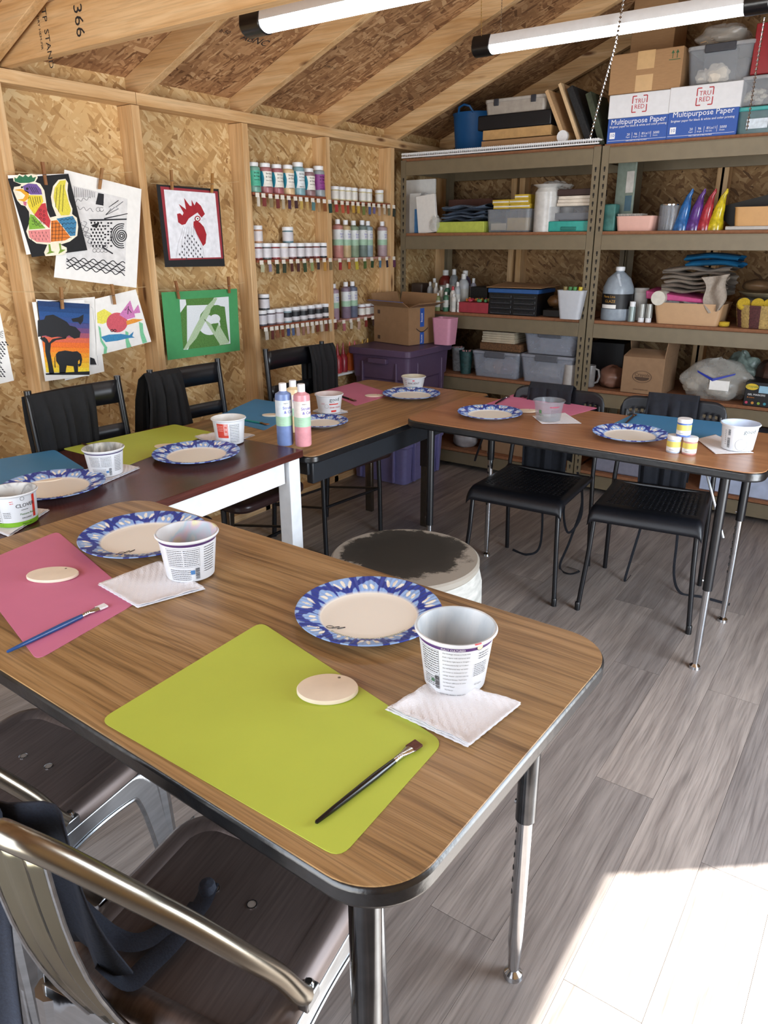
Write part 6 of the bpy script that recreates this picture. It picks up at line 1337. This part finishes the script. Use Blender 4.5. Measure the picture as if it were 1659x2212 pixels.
# bowls and basket at the right edge
x=ony(1650,640,4.3).x
t=thing('bowl','large white bowl behind the striped basket','bowl',(x+.02,4.37,LV[2]+.001)); MB().lathe([(.07,0),(.10,.03),(.135,.10),(.145,.125),(.140,.125),(.10,.035),(0,.03)],36,cap=(True,False)).build('body',P('bowl_white','#a9a8a4',.4),t)
t=thing('bowl','cream tray-shaped bowl stacked in the large white bowl','bowl',(x+.02,4.37,LV[2]+.128)); MB().lathe([(.08,0),(.13,.018),(.155,.03),(.150,.032),(.12,.024),(0,.016)],36,cap=(True,False)).build('body',P('bowl_cream','#b5a888',.5),t)
for i,(dx,z_) in enumerate(((-.045,.165),(.07,.17))):
    o=lump((0,0,.03),(.075,.07,.032),30+i,20,.05).build('wooden_bowl',P('brown_bowl','#6b5238',.5),None,(x+dx,4.36,LV[2]+z_-.005)); tag(o,('left' if i==0 else 'right')+' upturned brown bowl on the bowl stack','bowl','brown bowls on the stack')
x,w,z0,h=stand(1578,1720,662,716,2,4.075); t=thing('striped_basket','woven basket with brown and straw stripes and yellow sponges','basket',(x,4.17,z0+.001))
n=112; mb=MB(); 
for j in range(12):
    q=j/11
    for k in range(n):
        a=2*PI*k/n; r_=(w/2*(.86+.14*q))*(1+.012*(1 if (k+j)%2 else -1)); mb.v.append((r_*cos(a),r_*.62*sin(a),h*q))
for j in range(11):
    for k in range(n): mb.f.append([j*n+k,j*n+(k+1)%n,(j+1)*n+(k+1)%n,(j+1)*n+k]); mb.m.append(int((k+2)/7)%2); mb.sm.append(False)
mb.f.append(list(range(n))); mb.m.append(0); mb.sm.append(False)
mb.build('basket_body',[P('straw','#a58a52',.8,0,.3,120),P('maroon_weave','#4f2a2a',.8,0,.3,120)],t)
for i,px in enumerate((1605,1636,1662)):
    q=ony(px,655,4.11); o=MB().lathe([(.027,0),(.031,.006),(.031,.020),(.027,.026),(0,.027)],24,R=Matrix.Rotation(.9,3,'X')).build('round_sponge',P('sponge_yellow','#c4a62e',.9,0,.15,150,bump=.4),None,(q.x,4.14,LV[2]+h-.004)); tag(o,'yellow round sponge in the striped basket, '+('left','middle','right')[i]+' of those visible','sponge','sponges in the basket')
x,w,z0,h=stand(1560,1580,692,706,2,4.2); o=MB().lathe([(.022,0),(.026,.005),(.026,.022),(0,.025)],20).build('round_sponge',P('sponge_yellow','#c4a62e',.9,0,.15,150,bump=.4),None,(x,4.13,LV[2]+.001)); tag(o,'small yellow sponge lying between peach tray and basket','sponge')
# ================================================================ FOURTH SHELF, LEFT UNIT
def cup(px,w_,yt,yb,lv,Y,label,cols,name='paper_cup'):
    x,w,z0,h=stand(px-w_/2,px+w_/2,yt,yb,lv,Y); t=thing(name,label,'cup',(x,Y+w/2,z0)); MB().lathe([(w*.36,0),(w*.5,h),(w*.52,h+.002),(w*.48,h),(w*.34,.004),(0,.004)],28,cap=(True,False)).build('body',cols,t)
    mb=MB(); rd=random.Random(2)
    for k in range(7): a=rd.uniform(0,6.3); mb.tube([(0,0,h*.3),(w*.3*cos(a),w*.3*sin(a),h*1.06)],.004,6)
    mb.build('markers',P('marker_mix','#b98a8a',.5,0,.6,80),t,fix=False)['kind']='stuff'
cup(999,27,760,808,3,4.09,'dark teal paper cup with markers on the fourth shelf',P('teal_cup','#1f3d3c',.5,0,.5,70))
cup(982,24,752,800,3,4.16,'pale paper cup leaning behind the dark teal one',P('pale_cup','#a5aab0',.5,0,.3,70))
o=lump((0,0,.05),(.05,.05,.06),41,18,.15).build('plastic_bag',clear_bag,None,(ony(1016,745,4.3).x,4.34,LV[3]+.0)); tag(o,'clear bag with orange bits behind the paper cups','bag')
latch=P('latch_grey2','#55575e',.35)
def clearbin(label,x0,x1,yt,yb,lv,Y,dep,cols,latchn=1):
    t=bin_('storage_bin',label,'bin',x0,x1,yt,yb,lv,Y,dep,P('clear_bin','#a3a8b4',.2,alpha=.45),.88,lid=P('clear_lid','#a9adb8',.25,alpha=.6),latch=(latch,1,.42)); x,w,z0,h=stand(x0,x1,yt,yb,lv,Y)
    for i,(c,dx,s_) in enumerate(cols): lump((w*dx,-.02,h*.36),(w*s_,dep*.33,h*.30),50+i,18,.14).build('contents',P('ct'+c,c,.85,0,.15,60),t)
    return z0+h+.002
z4=clearbin('clear bin with white and pink pieces under the wicker mat, fourth shelf',1018,1120,760,824,3,4.085,.24,(('#b9b4ae',-.2,.2),('#a8868a',.14,.22),('#c9a08a',.0,.16)))
z5=clearbin('clear bin with folded beige cloth, lower of the two stacked by the mug',1122,1238,768,832,3,4.08,.26,(('#a8a09c',.0,.38),))
clearbin('clear bin with tape rolls, stacked on the bin by the mug',1130,1246,716,768,z5,4.09,.24,(('#87838c',-.15,.2),('#8f8c96',.18,.2)))
bx('wicker_mat','flat brown wicker mat on the clear bin','basket',1035,1125,742,758,z4,4.10,.2,P('wicker','#5d3f24',.8,0,.5,120,bump=.5),.008)
x,w,_,_h=stand(1037,1110,722,745,z4,4.10); zq=z4+.045
for i in range(5): tag(MB().box((0,0,.007),(w*(.98-.01*i),.17,.0128)).build('tile',P('cream_tile2','#b5a78f',.7),None,(x+.003*(i%2),4.20,zq+i*.0134),bevel=.002),'cream tile in the stack on the wicker mat, '+('bottom','second from the bottom','middle','second from the top','top')[i],'tile','cream tiles on the wicker mat')
def mug(px,w_,yt,yb,lv,Y,label,c,side=-1):
    x,w,z0,h=stand(px-w_/2,px+w_/2,yt,yb,lv,Y); t=thing('mug',label,'mug',(x,Y+w/2,z0+.0005)); MB().lathe([(w*.44,0),(w*.5,.006),(w*.5,h),(w*.45,h),(w*.44,.006),(0,.006)],28,cap=(True,False)).build('body',c,t)
    MB().tube([(side*w*.45,0,h*.85),(side*w*.78,0,h*.8),(side*w*.9,0,h*.5),(side*w*.75,0,h*.25),(side*w*.47,0,h*.18)],.006,8).build('handle',c,t)
mug(1226,28,789,836,3,4.075,'white mug at the right end of the corner unit, fourth shelf',P('mug_white','#a5a09c',.35))
mug(1269,24,790,832,3,4.10,'grey mug at the left end of the right unit, fourth shelf',P('mug_grey','#7d7a78',.3),1)
# ================================================================ FOURTH SHELF, RIGHT UNIT
o=lump((0,0,.055),(.085,.08,.065),61,22,.08).build('clay_bag',P('clay_bag','#6b4a3c',.35,0,.15,20),None,(ony(1318,815,4.15).x,4.19,LV[3]+.0)); tag(o,'brown clay lump in a clear bag left of the open cardboard box','bag')
bx('dark_crate','dark crate behind the clay bag','crate',1272,1345,740,835,3,4.40,.18,P('dark_crate','#1e1a1a',.5))
t,x,w,h=cbox('open cardboard box with raised flaps and an oval emblem on the fourth shelf',1342,1432,772,862,3-0 if False else LV[3],4.075,.26,taped=False,mat=P('carton_brown','#8a6c50',.85,0,.06,30))
inkb=P('ink_brown','#4a3628',.8); mb=MB(); zc=h*.47
for r_,q in ((.052,.0035),): mb.grid(40,1,lambda i,j: ((r_-q*j)*cos(2*PI*i),-.1312,zc+(r_-q*j)*.62*sin(2*PI*i)))
mb.build('emblem',inkb,t,fix=False)
mb=MB(); mb.add([(.040*cos(PI+PI*k/12),-.1312,zc-.004+.018*sin(PI+PI*k/12)) for k in range(13)]+[(.034,-.1312,zc-.002),(-.034,-.1312,zc-.002)],[list(range(15))]); mb.build('emblem',inkb,t,fix=False)
mb=MB(); write(mb,'Crayola',.026,lambda a,b_:(a,-.1314,b_),0,zc+.002,align='C'); write(mb,'www.crayola.com',.011,lambda a,b_:(a,-.1314,b_),.0,.02,align='C'); mb.build('print',inkb,t,fix=False)
cbm=P('carton_brown','#8a6c50',.85,0,.06,30)
MB().slab([(-w/2,-.0,h),(-w/2,.13,h),(-w/2-.002,.13,h+.12),(-w/2-.002,-.05,h+.12)],(.004,0,0)).build('flap',cbm,t); MB().slab([(w/2,-.13,h),(w/2,.13,h),(w/2+.012,.13,h+.11),(w/2+.012,-.13,h+.11)],(-.004,0,0)).build('flap',cbm,t)
MB().slab([(-w/2,-.13,h),(w/2,-.13,h),(w/2-.01,-.06,h+.035),(-w/2+.02,-.06,h+.035)],(0,.003,.001)).build('flap',cbm,t); MB().slab([(w/2-.001,-.128,0),(w/2-.001,.128,0),(w/2-.001,.128,h),(w/2-.001,-.128,h)],(.002,0,0)).build('side_panel',P('carton_shade','#8a6c50',.85),t)  # side panel in the same brown as the box body
q=ony(1545,830,4.17); o=lump((0,0,.09),(.175,.095,.115),70,34,.09).build('bag_of_clay',P('bag_film','#cfcdc6',.2,0,.1,26,bump=.9,alpha=.38),None,(q.x,4.19,LV[3])); tag(o,'large clear bag of pale clay pieces with blue zip strip and white label','bag')
rd=random.Random(5)
for k in range(9):
    px_=-.13+.27*rd.random(); lump((px_,rd.uniform(-.03,.03),.035+(.05 if k>4 else 0)+.02*rd.random()),(.042,.04,.034),k+5,14,.14).build('clay_piece',P('pale_clay','#a89f90',.8,0,.15,30,bump=.4),o)
MB().slab([(-.085,-.088,.150),(.0,-.105,.118),(.10,-.085,.150),(.10,-.085,.142),(.0,-.106,.104),(-.08,-.088,.140)],(0,.004,0)).build('zip_strip',P('zip_blue','#23359c',.4),o); MB().box((.035,-.101,.085),(.095,.002,.05)).build('label',paper_w,o)
q=ony(1600,778,4.3); o=lump((0,0,.11),(.10,.07,.10),72,28,.16).build('plastic_bag',P('bag_print','#7d8c84',.3,0,.45,30,bump=.9),None,(q.x,4.36,LV[3])); tag(o,'green-printed white bag behind the big clay bag','bag')
t,x,w,h=cbox('black marker box with bright printed front at the right edge, fourth shelf',1607,1700,828,882,LV[3],4.07,.18,taped=False,mat=P('black_box','#17171a',.45),name='marker_box')
yf=-.0912
mb=MB(); mb.add([(x_*1,yf,z_) for x_,z_ in circ(-w*.34,h*.80,.030,20,.016)],[list(range(20))]); mb.build('emblem',P('ink_yellow','#d8b82c',.5),t,fix=False)
face_text(t,'Crayola',.018,-w*.34,h*.77,yf-.0002,P('ink_green','#2f7a45',.5),'C'); MB().box((-w*.05,yf+.0006,h*.72),(.045,.001,.035)).build('picture',P('pic_lblue','#8fb8cf',.5),t)
face_text(t,'GEL MARKERS',.013,-w*.42,h*.45,yf+.0003,inkw); face_text(t,'8 colors',.010,-w*.42,h*.34,yf+.0003,P('ink_orange','#d8812c',.5))
for k,c in enumerate(('#b5405a','#c98a3a','#8aa83a','#3a8a9a')): mb=MB(); mb.add([(x_,yf,z_) for x_,z_ in circ(-w*.42+.028*k,h*.14,.007,10)],[list(range(10))]); mb.build('colour_dot',P('dot'+c,c,.5),t,fix=False)
o=lump((0,0,.09),(.09,.10,.12),81,20,.08).build('brown_bag',P('brown_bag','#4a3228',.5,0,.2,20),None,(ony(1672,770,4.25).x,4.32,LV[3]+.0)); tag(o,'dark brown bag behind the black marker box','bag')
# ================================================================ BOTTOM SHELF
o=lump((0,0,.055),(.085,.08,.07),90,20,.06).build('pillow_bag',P('grey_wrap','#8e8a8c',.5,0,.1),None,(ony(1002,955,4.15).x,4.17,LV[4]+.0)); tag(o,'round grey-white wrapped bundle on the bottom shelf beside the lower tote','bundle')
bx('cardboard_box','brown cardboard box on the bottom shelf of the corner unit','box',1040,1135,900,1000,4,4.12,.3,P('carton_brown','#8a6c50',.85,0,.06,30))
bx('storage_bin','grey plastic bin on the bottom shelf behind the perforated chairs','bin',1285,1425,950,1040,4,4.10,.3,P('grey_bin','#7a7a88',.5,0,.1),.01)
bx('paper_box','white and pale blue printed box at the right of the bottom shelf','box',1515,1760,950,1085,4,4.09,.3,P('pale_blue_box','#a9b4cc',.6,0,.2,14),.004)
# ================================================================ TOTES BY THE CORNER
def tote(z0,h,label,mat,cx,cy,w=.40,d=.56,lid=True,rz=0):
    t=thing('storage_tote',label,'tote',(cx,cy,z0),rz)
    mb=MB(); ns=28
    rows=[[(px,py,z) for px,py in rrect(w*k,d*k,.03,6)] for k,z in ((.86,0),(.90,h*.55),(.93,h*.57),(.96,h*.93),(1.0,h*.935),(1.0,h*.97))]
    for r_ in rows: mb.v+=r_
    for j in range(len(rows)-1):
        for i in range(ns): mb.f.append([j*ns+i,j*ns+(i+1)%ns,(j+1)*ns+(i+1)%ns,(j+1)*ns+i]); mb.m.append(0); mb.sm.append(False)
    mb.f.append(list(range(ns))[::-1]); mb.m.append(0); mb.sm.append(False); mb.f.append([5*ns+i for i in range(ns)]); mb.m.append(0); mb.sm.append(False)
    mb.build('body',mat,t,bevel=.002)
    MB().prism(rrect(w*1.04,d*1.04,.035,6),h*.90,h).build('lid',mat,t,bevel=.006,seg=3)
    for s in (-.28,.28): MB().box((w*s,-d*.47,h*.42),(.012,.022,h*.78)).build('rib',mat,t,bevel=.003); MB().box((w*.47,d*s,h*.42),(.022,.012,h*.78)).build('rib',mat,t,bevel=.003)
    MB().box((0,-d*.5,h*.83),(w*.3,.03,.03)).build('handle',mat,t,bevel=.004); return t
tx,ty=-2.505,3.765
tote(.001,.405,'lavender storage tote on the floor, under the dark purple one',P('lavender_tote','#7a77ab',.45,0,.05),tx-.015,ty,.44,.50)
tote(.408,.40,'dark purple storage tote stacked on the lavender tote',P('eggplant_tote','#54425c',.4,0,.05),tx,ty,.43,.48)
zt_=.811
t=thing('cardboard_box','open cardboard box with blue tape on the dark purple tote','box',(-2.545,3.86,zt_),math.radians(-12)); w,d_,h=.30,.22,.215
cbm=P('carton_mid','#93714f',.85,0,.06,30)
mb=MB()
for (c,s_) in (((0,-d_/2,h/2),(w,.004,h)),((0,d_/2,h/2),(w,.004,h)),((-w/2,0,h/2),(.004,d_,h)),((w/2,0,h/2),(.004,d_,h)),((0,0,.002),(w,d_,.004))): mb.box(c,s_)
mb.build('body',cbm,t)
MB().slab([(-w/2,-d_/2,h),(w/2,-d_/2,h),(w/2+.0,-d_/2-.05,h+.03),(-w/2-.02,-d_/2-.05,h+.03)],(0,0,.003)).build('flap',cbm,t); MB().slab([(w/2,-d_/2,h),(w/2,d_/2,h),(w/2+.08,d_/2,h+.025),(w/2+.08,-d_/2,h+.025)],(0,0,.003)).build('flap',cbm,t)
MB().slab([(-w/2,-d_/2,h),(-w/2,d_/2,h),(-w/2-.03,d_/2,h+.07),(-w/2-.03,-d_/2,h+.07)],(.003,0,0)).build('flap',cbm,t)
MB().slab([(-w/2,d_/2,h),(w/2,d_/2,h),(w/2,d_/2+.02,h+.07),(-w/2,d_/2+.02,h+.07)],(0,.003,0)).build('flap',cbm,t)
bt=P('blue_tape','#2a56a8',.5); MB().box((w/2+.0028,0,h*.72),(.0012,.034,h*.5)).build('tape',bt,t); MB().box((w/2+.0028,0,h*.16),(.0012,.034,h*.32)).build('tape',bt,t); MB().box((0,-d_/2-.05,h+.0345),(w,.006,.002)).build('tape',P('blue_tape','#2a56a8',.5),t)
mb=MB(); mb.grid(14,1,lambda i,j:(w/2+.0036,-.05+.10*i,h*.42-.022*sin(PI*i)+.006*j)); mb.build('curved_mark',darkink,t,fix=False)
mb=MB(); write(mb,'prime',.022,lambda a,b_:(w/2+.0042,-.008+b_,h*.60+a)); write(mb,'prime',.020,lambda a,b_:(w/2+.0042,-.008+b_,h*.04+a)); mb.build('print',inkw,t,fix=False)
for (u,v) in ((-.105,.18),(-.105,.03)): MB().box((u,-d_/2-.0026,v),(.022,.0008,.022)).build('stamp',P('ink_brown','#4a3628',.8),t)
t=bin_('pink_basket','pale pink basket with pink ribbon beside the open cardboard box','basket',931,972,688,728,zt_,3.84,.11,P('pink_basket','#c78aa0',.5,0,.04),.84)
lump((0,0,.07),(.035,.03,.03),7,16,.2).build('ribbon',P('pink_ribbon','#b5608f',.6),t)
